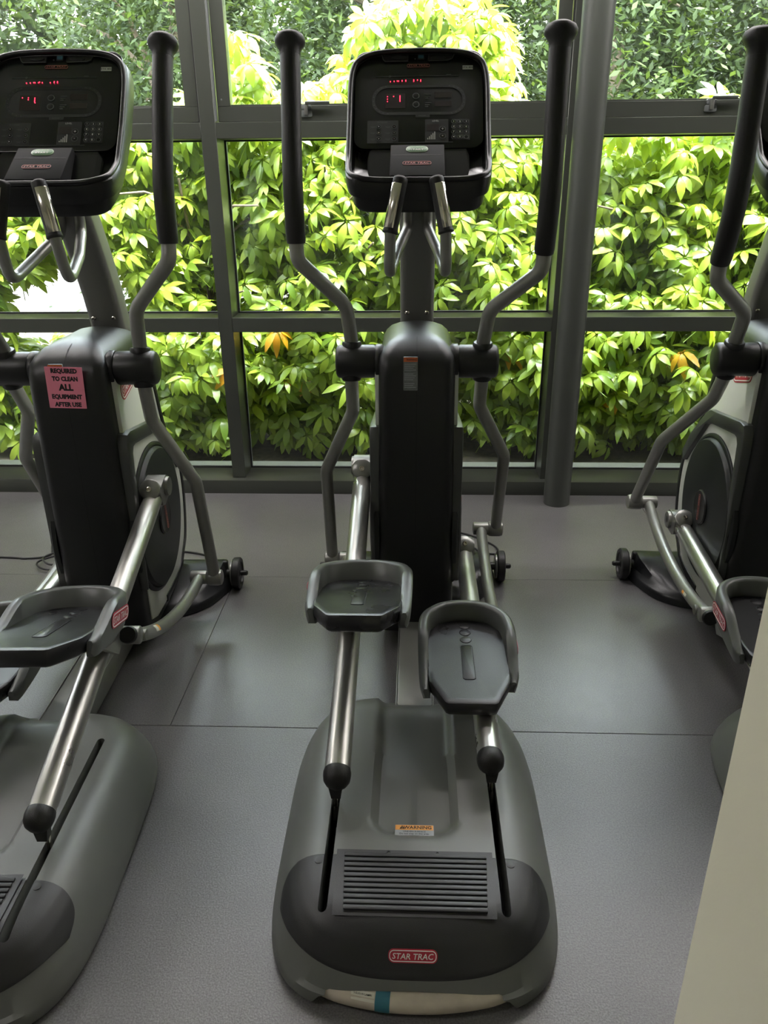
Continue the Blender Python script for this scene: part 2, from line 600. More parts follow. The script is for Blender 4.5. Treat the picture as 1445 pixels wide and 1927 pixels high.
EAVE = 3.95
ceiling = slab('ceiling', (XL - 0.1, YB - 0.1, ZC), (XR + 0.1, EAVE, ZC + 0.25), M_OFFWHITE)
tag(ceiling, 'plain off-white ceiling slab running out as an eave over the window', 'ceiling')
tag(slab('wall_left', (XL - 0.15, YB, -0.1), (XL, YW + 0.3, ZC), M_OFFWHITE), 'plain off-white side wall of the gym', 'wall')
tag(slab('wall_far_right', (XR, YB, -0.1), (XR + 0.15, YW + 0.3, ZC), M_OFFWHITE), 'plain off-white wall beyond the trainers', 'wall')
tag(slab('wall_back', (XL, YB - 0.15, -0.1), (XR, YB, ZC), M_OFFWHITE), 'plain off-white wall opposite the window', 'wall')
tag(slab('wall_right', (0.3045, -1.6, -0.012), (0.46, 0.60, ZC), M_CREAM, bev=0.004), 'smooth cream painted wall end partly hiding an elliptical trainer', 'wall')

tag(slab('wall_added_head', (XL, YW, 2.44), (XR, EAVE, ZC), M_FRAME), 'unseen dark grey head panel added above the opening windows to cut sky light', 'window frame')  # added out of view to keep sky light off the near floor
tag(slab('wall_added_shade', (XL - 0.1, YW, ZC + 0.25), (XR + 0.1, EAVE, ZC + 0.5), M_OFFWHITE), 'unseen plain parapet added above the window to shade the shrubs', 'wall')  # unseen parapet, added to keep sun off the lower leaves

# ceiling panels added out of frame to brighten the floor, sign and cream wall
fill_mesh = None
for i, (lx, ly) in enumerate([(x, 3.15) for x in (-3.5, -2.1, -0.7, 0.7, 2.1, 3.5)] + [(-2.5, 0.35)]):
    t = empty('added_light_panel', (lx, ly, ZC))
    tag(t, 'flat white ceiling panel, unseen, added to brighten the room', 'light', 'added fill light panels')
    if fill_mesh is None:
        g = G(); g.band(rrect(1.22, 0.32, 0.004, 1), rrect(1.16, 0.26, 0.004, 1), lambda a, b, w: Vector((a, b, w)), 0, -0.03, M_OFFWHITE)
        a = g.build('added_light_frame', t)
        g = G(); g.box((0, 0, -0.012), (1.16, 0.26, 0.01), M_FILL)
        b = g.build('added_light_diffuser', t)
        fill_mesh = (a.data, b.data)
    else:
        for n, d in zip(('added_light_frame', 'added_light_diffuser'), fill_mesh):
            o = bpy.data.objects.new(n, d); COL.objects.link(o); o.parent = t

# ---- window wall
YM, YG = 3.70, 3.855            # mullion face, glass plane
MULL = [-4.05, -2.477, -0.903, 0.671, 2.245, 3.819]
MW = 0.0665
base = slab('baseboard_window', (XL, YW, -0.012), (XR, YG + 0.10, 0.072), M_FRAME, bev=0.003)
tag(base, 'low dark grey plinth with a flat sill under the glazing', 'sill')
for i, mx in enumerate(MULL):
    g = G()
    g.box((mx, (YM + YG + 0.045) / 2, (0.072 + 2.44) / 2), (MW, YG + 0.045 - YM, 2.44 - 0.072), M_FRAME, 0.002, seg=1)
    # thin light strip beside the opening sash
    g.box((mx + MW / 2 + 0.004, YM + 0.012, (1.716 + 2.44) / 2), (0.008, 0.022, 2.44 - 1.716), M_FRAMEL)
    g.box((mx - MW / 2 - 0.003, YM + 0.018, (1.716 + 2.44) / 2), (0.006, 0.022, 2.44 - 1.716), M_GASKET)
    o = g.build('trim_%d' % (i + 1))
    tag(o, 'dark grey upright mullion between two window bays', 'window frame', 'window mullions', 'structure')
BAYLAB = ['window bay at the far end behind the trainer with the pink sign', 'window bay behind the trainer with the pink sign', 'window bay behind the middle elliptical trainer', 'window bay beside the round steel column', 'window bay beyond the round steel column']
for i, (a, b) in enumerate(zip(MULL, MULL[1:])):
    x0, x1 = a + MW / 2, b - MW / 2
    w, cx = x1 - x0, (x0 + x1) / 2
    t = empty('window_%d' % (i + 1), (cx, YM, 0.072))
    tag(t, 'three-pane ' + BAYLAB[i], 'window', None, 'structure')
    L = lambda y, z: (y - YM, z - 0.072)

    def bx(g, xa, xb, ya, yb, za, zb, m, bev=0.0015):
        g.box(((xa + xb) / 2 - cx, (ya + yb) / 2 - YM, (za + zb) / 2 - 0.072), (xb - xa, yb - ya, zb - za), m, bev, seg=1)
    g = G(); bx(g, x0, x1, YM, YG + 0.03, 0.815, 0.882, M_FRAME); g.build('transom', t)
    g = G(); bx(g, x0, x1, YM, YG + 0.03, 1.648, 1.712, M_FRAME); g.build('transom', t)
    # opening sash on top
    zs, zt, st, yf = 1.714, 2.435, 0.057, YM + 0.022
    g = G()
    bx(g, x0 + 0.010, x1 - 0.008, yf, yf + 0.06, zs, zs + 0.060, M_FRAME)
    bx(g, x0 + 0.010, x1 - 0.008, yf, yf + 0.06, zt - 0.06, zt, M_FRAME)
    bx(g, x0 + 0.010, x0 + 0.010 + st, yf, yf + 0.06, zs + 0.06, zt - 0.06, M_FRAME)
    bx(g, x1 - 0.008 - st, x1 - 0.008, yf, yf + 0.06, zs + 0.06, zt - 0.06, M_FRAME)
    # inner glazing bead
    bx(g, x0 + 0.01 + st, x1 - 0.008 - st, yf + 0.02, yf + 0.05, zs + 0.06, zs + 0.068, M_FRAME)
    g.build('sash', t)
    g = G(); bx(g, x0 + 0.04, x1 - 0.04, yf + 0.032, yf + 0.038, zs + 0.03, zt - 0.03, M_GLASS, 0); g.build('glass_pane', t)
    for za, zb in ((0.072, 0.815), (0.882, 1.648)):
        g = G(); bx(g, x0 - 0.01, x1 + 0.01, YG, YG + 0.006, za - 0.01, zb + 0.01, M_GLASS, 0); g.build('glass_pane', t)
        g = G()
        for (xa, xb, zc, zd) in ((x0, x1, za, za + 0.006), (x0, x1, zb - 0.006, zb), (x0, x0 + 0.006, za, zb), (x1 - 0.006, x1, za, zb)):
            bx(g, xa, xb, YG - 0.006, YG + 0.012, zc, zd, M_GASKET, 0)
        g.build('gasket', t)
    # sash latch
    if i in (1, 2, 3):
        lx = {1: -2.02, 2: -0.475, 3: 1.235}[i]
        zl = 1.742
        g = G()
        g.prism(rrect(0.050, 0.026, 0.008), lambda u, v, wv: Vector((lx - cx + u, yf - YM - wv, zl - 0.072 + v)), 0, 0.006, M_FRAMEL, 0.001)
        g.prism(rrect(0.040, 0.020, 0.006), lambda u, v, wv: Vector((lx - cx + u, yf - YM - wv, zl + 0.026 - 0.072 + v)), 0, 0.006, M_FRAMEL, 0.001)
        g.box((lx - cx, yf - YM - 0.013, zl + 0.016 - 0.072), (0.016, 0.020, 0.045), M_BRACKET, 0.003)
        la = g.build('latch', t)
        g = G()
        g.box((lx - cx + 0.050, yf - YM - 0.02, zl + 0.040 - 0.072), (0.105, 0.012, 0.012), M_FRAME, 0.003)
        g.build('latch_lever', la)
    g = G()
    g.lathe([(0.004, 0), (0.004, 0.002), (0.002, 0.003)], M_FRAMEL, (x0 + 0.030 - cx, yf - YM, 1.80 - 0.072), (0, -1, 0), 10)
    g.build('screw', t)

# round steel column
g = G()
g.lathe([(0.0635, -0.012), (0.0635, ZC)], M_POLE, (0.703, 3.567, 0), (0, 0, 1), 48)
tag(g.build('steel_column'), 'round dark grey painted steel column standing close to the glazing', 'column')

# ------------------------------------------------------------------ elliptical trainers
Y0 = 1.9
V = lambda x, y, z: Vector((x, y - Y0, z))
POSE = {'C': (0.006, 0.0, radians(0.03)), 'L': (-0.93, -0.092, radians(2.21)), 'R': (1.059, 0.02, radians(-2.44))}
# crank angle of the + side, handle swing of the + and the - side
PHASE = {'C': (radians(-72), radians(5.7), radians(-5.67)), 'L': (radians(125), radians(-9.45), radians(9.45)), 'R': (radians(142), radians(-14.0), radians(14.0))}
PIV = (2.364, 0.973)
CRANK = (2.535, 0.410)
CRANK_R, ARM_LEN, ARM_END_Z, Q_DIST = 0.19, 1.155, 0.235, 0.64
ARM_X = 0.178
CACHE = {}


def part(name, key, parent, fn, sharp=38, loc=None, rx=0.0, label=None):
    if key in CACHE:
        o = bpy.data.objects.new(name, CACHE[key])
        COL.objects.link(o)
        o.parent = parent
    else:
        g = G()
        fn(g)
        o = g.build(name, parent, sharp)
        CACHE[key] = o.data
    if loc is not None:
        o.location = loc
        o.rotation_euler = (rx, 0, 0)
    if label:
        o['label'] = label
    return o


def pix_to_local(px, py, p0, n, pose='C'):
    """where the sight line of a photo pixel meets a plane of the trainer (trainer coordinates)"""
    tx, ty, h = POSE[pose]
    d = CR * ((px - PCX) / FPX) - CU * ((py - PCY) / FPX) + CF
    Mi = Matrix.Rotation(-h, 3, 'Z')
    dl = Mi @ d
    cl = Mi @ (CPOS - Vector((tx, ty, 0)))
    cl = cl - Vector((0, Y0, 0))
    p0 = Vector(p0); n = Vector(n)
    t = (p0 - cl).dot(n) / dl.dot(n)
    return cl + dl * t


# ---- rear base -------------------------------------------------------
BCY, BHL, BHW = 1.4225, 0.4375, 0.315
BPROF = [(0.012, -0.002), (0.004, 0.004), (0.0, 0.014), (0.004, 0.036), (0.014, 0.066), (0.028, 0.096), (0.044, 0.122), (0.062, 0.140), (0.082, 0.1505), (0.10, 0.1555)]
BPROF += [(0.10 + 0.0095 * k, 0.1560 + 0.00018 * k) for k in range(1, 23)]


def smooth(t):
    t = max(0.0, min(1.0, t))
    return t * t * (3 - 2 * t)


def pan_depth(x, y):
    ax = abs(x)
    a = 1 - smooth((ax - 0.078) / 0.026)
    # rounded rear end
    yy = 1.270 + 0.04 * (max(0, ax - 0.03) / 0.07) ** 2.2
    b = smooth((y - yy) / 0.045)
    return 0.024 * a * b


def base_body(g):
    n = 168
    rings = []
    for d, z in BPROF:
        a, b = BHW - d, BHL - d
        e = 4.2 if d < 0.12 else 4.2 + (d - 0.12) * 10
        ring = []
        for x, y in squircle(n, max(a, 0.002), b, e):
            y += BCY
            zz = z - (pan_depth(x, y) if z > 0.1 else 0)
            # rear face slopes more gently than the front
            if y < 1.10 and z > 0.05:
                zz -= 0.030 * smooth((1.10 - y) / 0.10) * (1 if z < 0.15 else 1)
            ring.append(V(x, y, zz))
        rings.append(ring)
    g.loft(rings, M_BODY)


def slot_outline(x0, y0, y1, w):
    pts = []
    for k in range(9):
        a = radians(180 + 180 * k / 8); pts.append((x0 + w * cos(a), y0 + w + w * sin(a)))
    for k in range(9):
        a = radians(180 * k / 8); pts.append((x0 + w * cos(a), y1 - w + w * sin(a)))
    return pts


def slot_cutters(lo=0.06, hi=0.3, extra=0.0):
    out = []
    for s in (-1, 1):
        g = G()
        g.prism(slot_outline(s * 0.184, 1.092 - extra, 1.672 + extra, 0.0095 + extra), lambda u, v, w: V(u, v, w), lo, hi, M_DEEP)
        out.append(g.build('cutter'))
    return out


def make_base(root):
    if 'base' not in CACHE:
        g = G(); base_body(g)
        o = g.build('base_housing', None, 40)
        bmt = bmesh.new(); bmt.from_mesh(o.data)
        CACHE['bvh'] = BVHTree.FromBMesh(bmt)
        bmt.free()
        cut = slot_cutters()
        g = G()
        # arch under the rear edge between the two feet
        arch = [(-0.215, -0.05), (-0.200, 0.012), (-0.186, 0.030), (-0.165, 0.040), (-0.08, 0.0455), (0, 0.047), (0.08, 0.0455), (0.165, 0.040), (0.186, 0.030), (0.200, 0.012), (0.215, -0.05)]
        g.prism(arch, lambda u, v, w: V(u, w, v), 0.90, 1.12, M_DEEP)
        cut.append(g.build('cutter'))
        boolean(o, cut)
        o.parent = root
        o.data.shade_smooth(); o.data.set_sharp_from_angle(angle=radians(40))
        CACHE['base'] = o.data
    else:
        o = bpy.data.objects.new('base_housing', CACHE['base']); COL.objects.link(o); o.parent = root
    bvh = CACHE['bvh']

    def warn(g):
        z = bvh.ray_cast(V(0, 1.3145, 0.4), Vector((0, 0, -1)))[0].z + 0.0006
        f = frame2(V(0, 1.3145, z), (1, 0, 0), (0, 1, 0))
        g.prism(rrect(0.088, 0.032, 0.002, 2), f, -0.002, 0.0008, M_STKG)
        g.prism([(-0.043, 0.001), (0.043, 0.001), (0.043, 0.015), (-0.043, 0.015)], f, 0.0006, 0.0012, M_ORANGE)
        g.text('WARNING', 0.0125, M_INK, lambda a, b: f(a + 0.007, b + 0.008, 0.0016), 0.02, sx=1.05)
        tri = [(-0.0335, 0.0038), (-0.0215, 0.0038), (-0.0275, 0.0135)]
        g.prism(tri, f, 0.0010, 0.0016, M_INK)
        g.text('!', 0.0075, M_ORANGE, lambda a, b: f(a - 0.0275, b + 0.0068, 0.0019), 0.02)
        g.text('UNEVEN SURFACE', 0.0062, M_INK, lambda a, b: f(a, b - 0.0035, 0.0013), 0.008)
        g.text('Do not step on this area.', 0.0066, M_INK, lambda a, b: f(a, b - 0.0105, 0.0013), 0.01)
    part('warning_sticker', 'warn', o, warn, label='orange and grey warning sticker')

    # charcoal rear cap wrapped over the housing
    if 'cap' not in CACHE:
        g = G()
        na, nb = 72, 34
        k = g.mi(M_CAP)
        grid = []
        for i in range(na + 1):
            a = -cos(pi * i / na)
            a *= 0.9995
            x = 0.280 * a
            aa = abs(a)
            up = 50 * (1 - aa ** 14) ** (1 / 3.0)
            dn = 29.5 * (1 - aa ** 2.6) ** (1 / 2.0)
            col = []
            for j in range(nb + 1):
                t = j / nb
                phi = radians(50 - up + (up + dn) * t)
                org = V(x, 1.232, 0.02)
                dr = Vector((0, -sin(phi), cos(phi)))
                hit, nn, _, _ = bvh.ray_cast(org, dr)
                if hit is None:
                    hit = org + dr * 0.15; nn = dr
                if nn.dot(dr) < 0: nn = -nn
                edge = min(j, nb - j, i, na - i)
                lift = 0.0028 if edge > 0 else -0.003
                col.append(g.bm.verts.new(hit + nn * lift))
            grid.append(col)
        for i in range(na):
            for j in range(nb):
                g.face((grid[i][j], grid[i + 1][j], grid[i + 1][j + 1], grid[i][j + 1]), k)
        bmesh.ops.remove_doubles(g.bm, verts=g.bm.verts, dist=0.0002)
        c = g.build('rear_cap', None, 60)
        # cut the slots out of the thin cap
        md = c.modifiers.new('s', 'SOLIDIFY'); md.thickness = 0.006; md.offset = -1
        bpy.context.view_layer.update()
        dg = bpy.context.evaluated_depsgraph_get()
        me = bpy.data.meshes.new_from_object(c.evaluated_get(dg)); c.modifiers.clear(); c.data = me
        boolean(c, slot_cutters(0.1, 0.3))
        c.parent = root
        c.data.shade_smooth(); c.data.set_sharp_from_angle(angle=radians(50))
        CACHE['cap'] = c.data
    else:
        c = bpy.data.objects.new('rear_cap', CACHE['cap']); COL.objects.link(c); c.parent = root

    ztop = 0.1565 + 0.0028

    def drop(x, y):
        hit, nn, _, _ = bvh.ray_cast(V(x, y, 0.4), Vector((0, 0, -1)))
        return hit.z + 0.0028

    def tread(g):
        ys = [1.236, 1.20, 1.16, 1.12, 1.083]
        rings = []
        k = g.mi(M_CAP)
        rows = []
        for y in [1.238, 1.21, 1.18, 1.15, 1.12, 1.10, 1.081]:
            hw = 0.1665 - (1.238 - y) * 0.02
            z = drop(0, y) + 0.0012
            rows.append([g.bm.verts.new(V(x, y, z)) for x in (-hw, -hw / 2, 0, hw / 2, hw)])
        for a, b in zip(rows, rows[1:]):
            for i in range(4): g.face((a[i], a[i + 1], b[i + 1], b[i]), k)
    part('tread_plate', 'tread', c, tread)
    for q in range(11):
        y = 1.2235 - q * 0.0128

        def rib(g, y=y):
            hw = 0.1475 - (1.2235 - y) * 0.06 + 0.004
            z = drop(0, y) + 0.0012
            tilt = Matrix.Rotation(atan2(drop(0, y + 0.004) - drop(0, y - 0.004), 0.008), 4, 'X')
            g.box(V(0.002, y, z + 0.0014), (2 * hw, 0.0095, 0.0042), M_CAP, 0.0016, tilt)
        part('tread_rib', 'rib%d' % q, c, rib)
    for q, x in enumerate((-0.158, -0.055, 0.05, 0.160)):
        y = 1.230
        part('screw', 'cscrew%d' % q, c, lambda g, x=x: g.lathe([(0.0055, 0), (0.0055, 0.0016), (0.003, 0.0018), (0.0022, 0.0004)], M_SHROUD, V(x, 1.2315 if abs(x) < 0.1 else 1.219, drop(x, 1.22) + 0.001), (0, 0, 1), 14))
    for s in (-1, 1):
        part('plug', 'plug%d' % s, c, lambda g, s=s: g.lathe([(0.009, -0.002), (0.009, 0.0008), (0.007, 0.0012)], M_CAP, V(s * 0.2035, 1.211, drop(s * 0.2035, 1.211)), (0, 0, 1), 20))

    def rearlogo(g):
        pts = []
        ph1, ph2 = radians(69), radians(76)
        def at(x, phi):
            hit, nn, _, _ = bvh.ray_cast(V(x, 1.232, 0.02), Vector((0, -sin(phi), cos(phi))))
            return hit, nn
        h, nn = at(-0.002, radians(66.3))
        if nn.y > 0: nn = -nn
        n2 = Vector((0, nn.y, nn.z)).normalized()
        f = frame2(h + n2 * 0.0036, (1, 0, 0), Vector((0, n2.z, -n2.y)))
        f2 = lambda a, b, w=0.0: f(a, b, w) + Vector((0, 0.55 * a * a, 0))
        badge(g, f2, 0.096, 0.025)
    part('logo_badge', 'rearlogo', c, rearlogo, label='red badge with white lettering')

    for s in (-1, 1):
        def chan(g, s=s):
            o_ = slot_outline(s * 0.184, 1.090, 1.674, 0.0115)
            g.prism(o_, lambda u, v, w: V(u, v, w), 0.058, 0.064, M_DEEP)
            g.tube([V(s * 0.184, 1.10, 0.078), V(s * 0.184, 1.665, 0.078)], 0.006, M_FOOT, 8)
        part('roller_track', 'chan%d' % s, root, chan)

    def bar(g):
        pts = catmull([V(-0.20, 1.045, 0.022), V(-0.15, 1.020, 0.023), V(-0.07, 1.004, 0.0235), V(0.0, 1.0, 0.0235), V(0.07, 1.004, 0.0235), V(0.15, 1.020, 0.023), V(0.20, 1.045, 0.022)], 5)
        g.tube(pts, 0.0215, M_CREAMBAR, 14)
    b = part('foot_tube', 'footbar', root, bar, label='beige curved foot tube under the rear edge')

    def lab(g):
        k = g.mi(M_LABEL)
        cols = []
        for i in range(7):
            x = -0.122 + 0.046 * i / 6
            yc = 1.0 + 0.9 * x * x
            cols.append([g.bm.verts.new(V(x, yc - 0.0221 * sin(a), 0.0232 + 0.0221 * cos(a))) for a in (radians(12), radians(35), radians(58))])
        for a, b2 in zip(cols, cols[1:]):
            for j in range(2): g.face((a[j], b2[j], b2[j + 1], a[j + 1]), k)
        f = lambda a, b2: V(-0.099 + a, 1.0 + 0.9 * (a - 0.099) ** 2 - 0.0225 * sin(radians(27) - b2 / 0.0225), 0.0232 + 0.0225 * cos(radians(27) - b2 / 0.0225))
        g.text('5-EL03-W LAMPS', 0.0048, M_INK, f, 0.01)
    part('asset_label', 'assetlab', b, lab)

    def tape(g):
        pts = [V(x, 1.0 + 0.9 * x * x, 0.0234) for x in (-0.073, -0.062, -0.05, -0.045)]
        g.tube(pts, 0.0226, M_TAPE, 14)
    part('blue_tape', 'bluetape', b, tape)


# ---- column, flywheel side, front foot ----------------------------------
SHZ = [(0.055, 0.122, 2.285, 2.70), (0.075, 0.1235, 2.275, 2.72), (0.2, 0.1235, 2.268, 2.87), (0.32, 0.123, 2.266, 2.905), (0.46, 0.121, 2.265, 2.905), (0.6, 0.119, 2.264, 2.83), (0.70, 0.1175, 2.263, 2.76),
       (0.84, 0.1155, 2.263, 2.715), (0.94, 0.115, 2.265, 2.70), (0.975, 0.1145, 2.270, 2.69), (1.0, 0.111, 2.283, 2.685), (1.02, 0.101, 2.305, 2.675), (1.036, 0.085, 2.333, 2.66), (1.047, 0.062, 2.368, 2.64), (1.053, 0.036, 2.41, 2.62), (1.055, 0.012, 2.44, 2.60)]


def shroud(g):
    rings = []
    for z, w, ya, yb in SHZ:
        r = min(0.034, w * 0.8)
        rings.append([V(x, (ya + yb) / 2 + y, z) for x, y in rrect(2 * w, yb - ya, r, 6)])
    g.loft(rings, M_SHROUD)


SIDE_OUT = [(2.318, 0.955), (2.66, 0.955), (2.705, 0.84), (2.752, 0.69), (2.815, 0.59), (2.895, 0.48), (2.905, 0.34), (2.865, 0.20), (2.80, 0.135), (2.72, 0.085), (2.52, 0.075), (2.40, 0.08), (2.335, 0.105)]


def offset_poly(o, d):
    o = [Vector(p) for p in o]
    n = len(o)
    area = sum(o[i].x * o[(i + 1) % n].y - o[(i + 1) % n].x * o[i].y for i in range(n))
    sg = 1 if area > 0 else -1
    out = []
    for i in range(n):
        a = (o[i] - o[i - 1]).normalized(); b = (o[(i + 1) % n] - o[i]).normalized()
        nn = (Vector((-a.y, a.x)) + Vector((-b.y, b.x))).normalized()
        out.append(o[i] + nn * sg * d)
    return out


def side(root, s):
    X = lambda u, v, w: V(s * w, u, v)

    def pale(g):
        g.prism(offset_poly(SIDE_OUT, 0.006), X, 0.112, 0.1275, M_PANEL, 0.002)
    p = part('side_panel', 'pale%d' % s, root, pale, label='pale silver side panel')

    def edge(g):
        # dark band along the curved front edge
        fr = SIDE_OUT[1:11]
        sm = [(q.x, q.y) for q in catmull([(a, b, 0) for a, b in fr], 5)]
        inn = []
        for i, q in enumerate(sm):
            a = Vector(sm[max(0, i - 1)]); b = Vector(sm[min(len(sm) - 1, i + 1)])
            t = (b - a).normalized(); inn.append((q[0] + t.y * 0.026 * 1.0, q[1] - t.x * 0.026))
        poly = sm + list(reversed(inn))
        g.prism(poly, X, 0.110, 0.1315, M_SHROUD, 0.0025)
    part('panel_edge', 'edge%d' % s, root, edge)

    def arch(g):
        outer = [(2.865, 0.515), (2.80, 0.60), (2.66, 0.725), (2.62, 0.742), (2.57, 0.748), (2.34, 0.783), (2.308, 0.780), (2.294, 0.758), (2.290, 0.70), (2.290, 0.45), (2.292, 0.25)]
        inner = [(2.840, 0.480), (2.785, 0.545), (2.655, 0.678), (2.62, 0.694), (2.57, 0.702), (2.37, 0.730), (2.350, 0.727), (2.338, 0.710), (2.334, 0.66), (2.318, 0.45), (2.300, 0.25)]
        g.prism(outer + list(reversed(inner)), X, 0.112, 0.146, M_ARCH, 0.006)
    part('arch_trim', 'arch%d' % s, root, arch, label='raised dark silver arch round the disc')

    def disc(g):
        g.lathe([(0.262, 0.118), (0.262, 0.132), (0.258, 0.136), (0.250, 0.137), (0.247, 0.134), (0.245, 0.136), (0.244, 0.142), (0.238, 0.148), (0.20, 0.151), (0.06, 0.153), (0.0, 0.153)], M_DISC, V(0, CRANK[0], CRANK[1]), (s, 0, 0), 72)
    d = part('crank_disc', 'disc%d' % s, root, disc)

    def dcap(g):
        g.lathe([(0.062, 0.152), (0.062, 0.156), (0.058, 0.160), (0.055, 0.159), (0.0, 0.160)], M_SHROUD, V(0, CRANK[0], CRANK[1]), (s, 0, 0), 36)
    c = part('disc_cap', 'dcap%d' % s, d, dcap)

    def dlogo(g):
        f = frame2(V(s * 0.1605, CRANK[0], CRANK[1]), (0, 0.12, s * -0.99) if s > 0 else (0, -0.12, -0.99), (0, 0.99, s * 0.12) if s > 0 else (0, -0.99, 0.12))
        if (f(0, 0, 1) - f(0, 0, 0)).x * s < 0:
            f0 = f; f = lambda a, b, w=0.0: f0(a, -b, -w)
        badge(g, f, 0.098, 0.019, red=M_DULLRED)
    part('disc_logo', 'dlogo%d' % s, d, dlogo)

    def slogo(g):
        f = frame2(V(s * 0.128, 2.435, 0.912), (0, s * 0.97, -0.05 + 0.28), (0, -0.23 * s, 0.97) if s > 0 else (0, 0.23, 0.97))
        badge(g, f, 0.16, 0.056)
    part('logo_badge', 'slogo%d' % s, p, slogo, label='red badge with white lettering')

    # pivot housing of the swinging handle
    def piv(g):
        g.lathe([(0.049, 0.128), (0.0505, 0.133), (0.0505, 0.236), (0.047, 0.243), (0.040, 0.247), (0.0, 0.249)], M_SHROUD, V(0, *PIV), (s, 0, 0), 40)
    pv = part('pivot_housing', 'piv%d' % s, root, piv)
    part('pivot_collar', 'pcol%d' % s, pv, lambda g: g.lathe([(0.047, 0.100), (0.053, 0.108), (0.053, 0.123), (0.0515, 0.1255), (0.047, 0.1265), (0.047, 0.13)], M_SHROUD, V(0, *PIV), (s, 0, 0), 40))

    # transport wheel
    def wheel(g):
        c0 = V(0, 2.762, 0.062)
        g.lathe([(0.030, 0.326), (0.058, 0.326), (0.062, 0.330), (0.062, 0.352), (0.058, 0.356), (0.046, 0.356), (0.043, 0.350), (0.020, 0.350)], M_TYRE, c0, (s, 0, 0), 36)
    w = part('wheel', 'wheel%d' % s, root, wheel)
    part('axle', 'axle%d' % s, w, lambda g: g.lathe([(0.016, 0.30), (0.016, 0.352), (0.011, 0.354), (0.010, 0.366), (0.011, 0.367), (0.010, 0.378), (0.006, 0.382)], M_SHROUD, V(0, 2.762, 0.062), (s, 0, 0), 16))
    part('hub_ring', 'hub%d' % s, w, lambda g: g.lathe([(0.044, 0.318), (0.050, 0.319), (0.050, 0.325), (0.044, 0.3255)], M_BRACKET, V(0, 2.762, 0.062), (s, 0, 0), 28))


def column(root):
    sh = part('column_shroud', 'shroud', root, shroud, 45)

    def seam(g):
        rows = []
        k = g.mi(M_DEEP)
        for z, w, ya, yb in SHZ[1:-2]:
            rows.append([g.bm.verts.new(V(x, ya - 0.0006, z + 0.0006)) for x in (-0.0011, 0.0011)])
        for a, b in zip(rows, rows[1:]): g.face((a[0], a[1], b[1], b[0]), k)
    part('shroud_seam', 'seam', sh, seam)

    def stick(g):
        f = frame2(V(-0.0185, 2.2635, 0.958), (1, 0, 0), (0, 0.01, 1))
        g.prism(rrect(0.0425, 0.100, 0.002, 2), f, -0.004, 0.0015, M_STKD)
        g.prism([(-0.0205, 0.036), (0.0205, 0.036), (0.0205, 0.049), (-0.0205, 0.049)], f, 0.001, 0.002, M_ORANGED)
        g.text('WARNING', 0.0085, M_INK, lambda a, b: f(a + 0.003, b + 0.0425, 0.0024), 0.015, sx=0.75)
        for i in range(13):
            y = 0.029 - i * 0.0058
            if i in (4, 9): continue
            g.prism([(-0.018, y - 0.0007), (0.016 - (i % 3) * 0.004, y - 0.0007), (0.016 - (i % 3) * 0.004, y + 0.0007), (-0.018, y + 0.0007)], f, 0.001, 0.0019, M_STKG)
    part('warning_sticker', 'cstick', sh, stick, label='narrow grey sticker with an orange heading')

    def rail(g):
        g.box(V(0, 2.05, 0.055), (0.104, 0.72, 0.085), M_MAST, 0.006)
        for s in (-1, 1):
            g.box(V(s * 0.0535, 2.05, 0.06), (0.003, 0.70, 0.078), M_PAINT, 0.001)
    part('frame_rail', 'rail', root, rail)

    def foot(g):
        rings = []
        out = [(0.314, 2.80), (0.316, 2.76), (0.308, 2.715), (0.267, 2.62), (0.219, 2.562), (0.149, 2.525), (0.07, 2.508)]
        plan = out + [(0, 2.504)] + [(-x, y) for x, y in reversed(out)]
        prof = [(0.0, 0.003), (0.0, 0.024), (0.006, 0.036), (0.020, 0.046)]
        # rounded rear lip then a slope rising to the straight front edge
        sm = [(q.x, q.y) for q in catmull([(a, b, 0) for a, b in plan], 5)]
        n = len(sm)
        for d, z in prof:
            rings.append([V(x * (1 - d / 0.32), y + d * (1 if y < 2.79 else 0), z) for x, y in sm])
        rings.append([V(x * 0.90, 2.53 + (y - 2.504) * 0.90 if y < 2.79 else 2.80, 0.050 + 0.052 * smooth((y - 2.55) / 0.22) if y < 2.79 else 0.102) for x, y in sm])
        rings.append([V(x * 0.88, 2.60 + (y - 2.504) * 0.67, 0.072 + 0.030 * smooth((y - 2.52) / 0.2)) for x, y in sm])
        rings.append([V(x * 0.86, 2.735 + (y - 2.504) * 0.2, 0.103) for x, y in sm])
        g.loft(rings, M_FOOT)
        g.box(V(0, 2.795, 0.055), (0.60, 0.03, 0.094), M_FOOT, 0.008)
    part('front_foot', 'foot', root, foot, 50)

    def mast(g):
        path = [(2.72, 0.93), (2.705, 1.0), (2.690, 1.06), (2.660, 1.15), (2.615, 1.25), (2.560, 1.35), (2.50, 1.45), (2.46, 1.52)]
        rings = []
        for i, (y, z) in enumerate(path):
            a = path[max(0, i - 1)]; b = path[min(len(path) - 1, i + 1)]
            t = Vector((b[0] - a[0], b[1] - a[1])).normalized()
            nrm = (t.y, -t.x)     # fore-aft normal of the leaning mast
            rings.append([V(x, y + 0.03 + q * nrm[0], z + q * nrm[1]) for x, q in rrect(0.113, 0.095, 0.022, 5)])
        g.loft(rings, M_MAST)
    m = part('mast', 'mast', root, mast, 50)
    for s in (-1, 1):
        part('bolt', 'mbolt%d' % s, m, lambda g, s=s: g.lathe([(0.0075, -0.004), (0.0075, 0.002), (0.005, 0.0045), (0.002, 0.004)], M_CHROME, V(s * 0.033, 2.663, 1.072), (0, -0.93, -0.33), 14))


# ---- console --------------------------------------------------------------
CV = [(2.290, 1.478), (2.296, 1.492), (2.335, 1.505), (2.395, 1.535), (2.45, 1.592), (2.50, 1.664), (2.556, 1.742), (2.592, 1.795), (2.618, 1.836)]


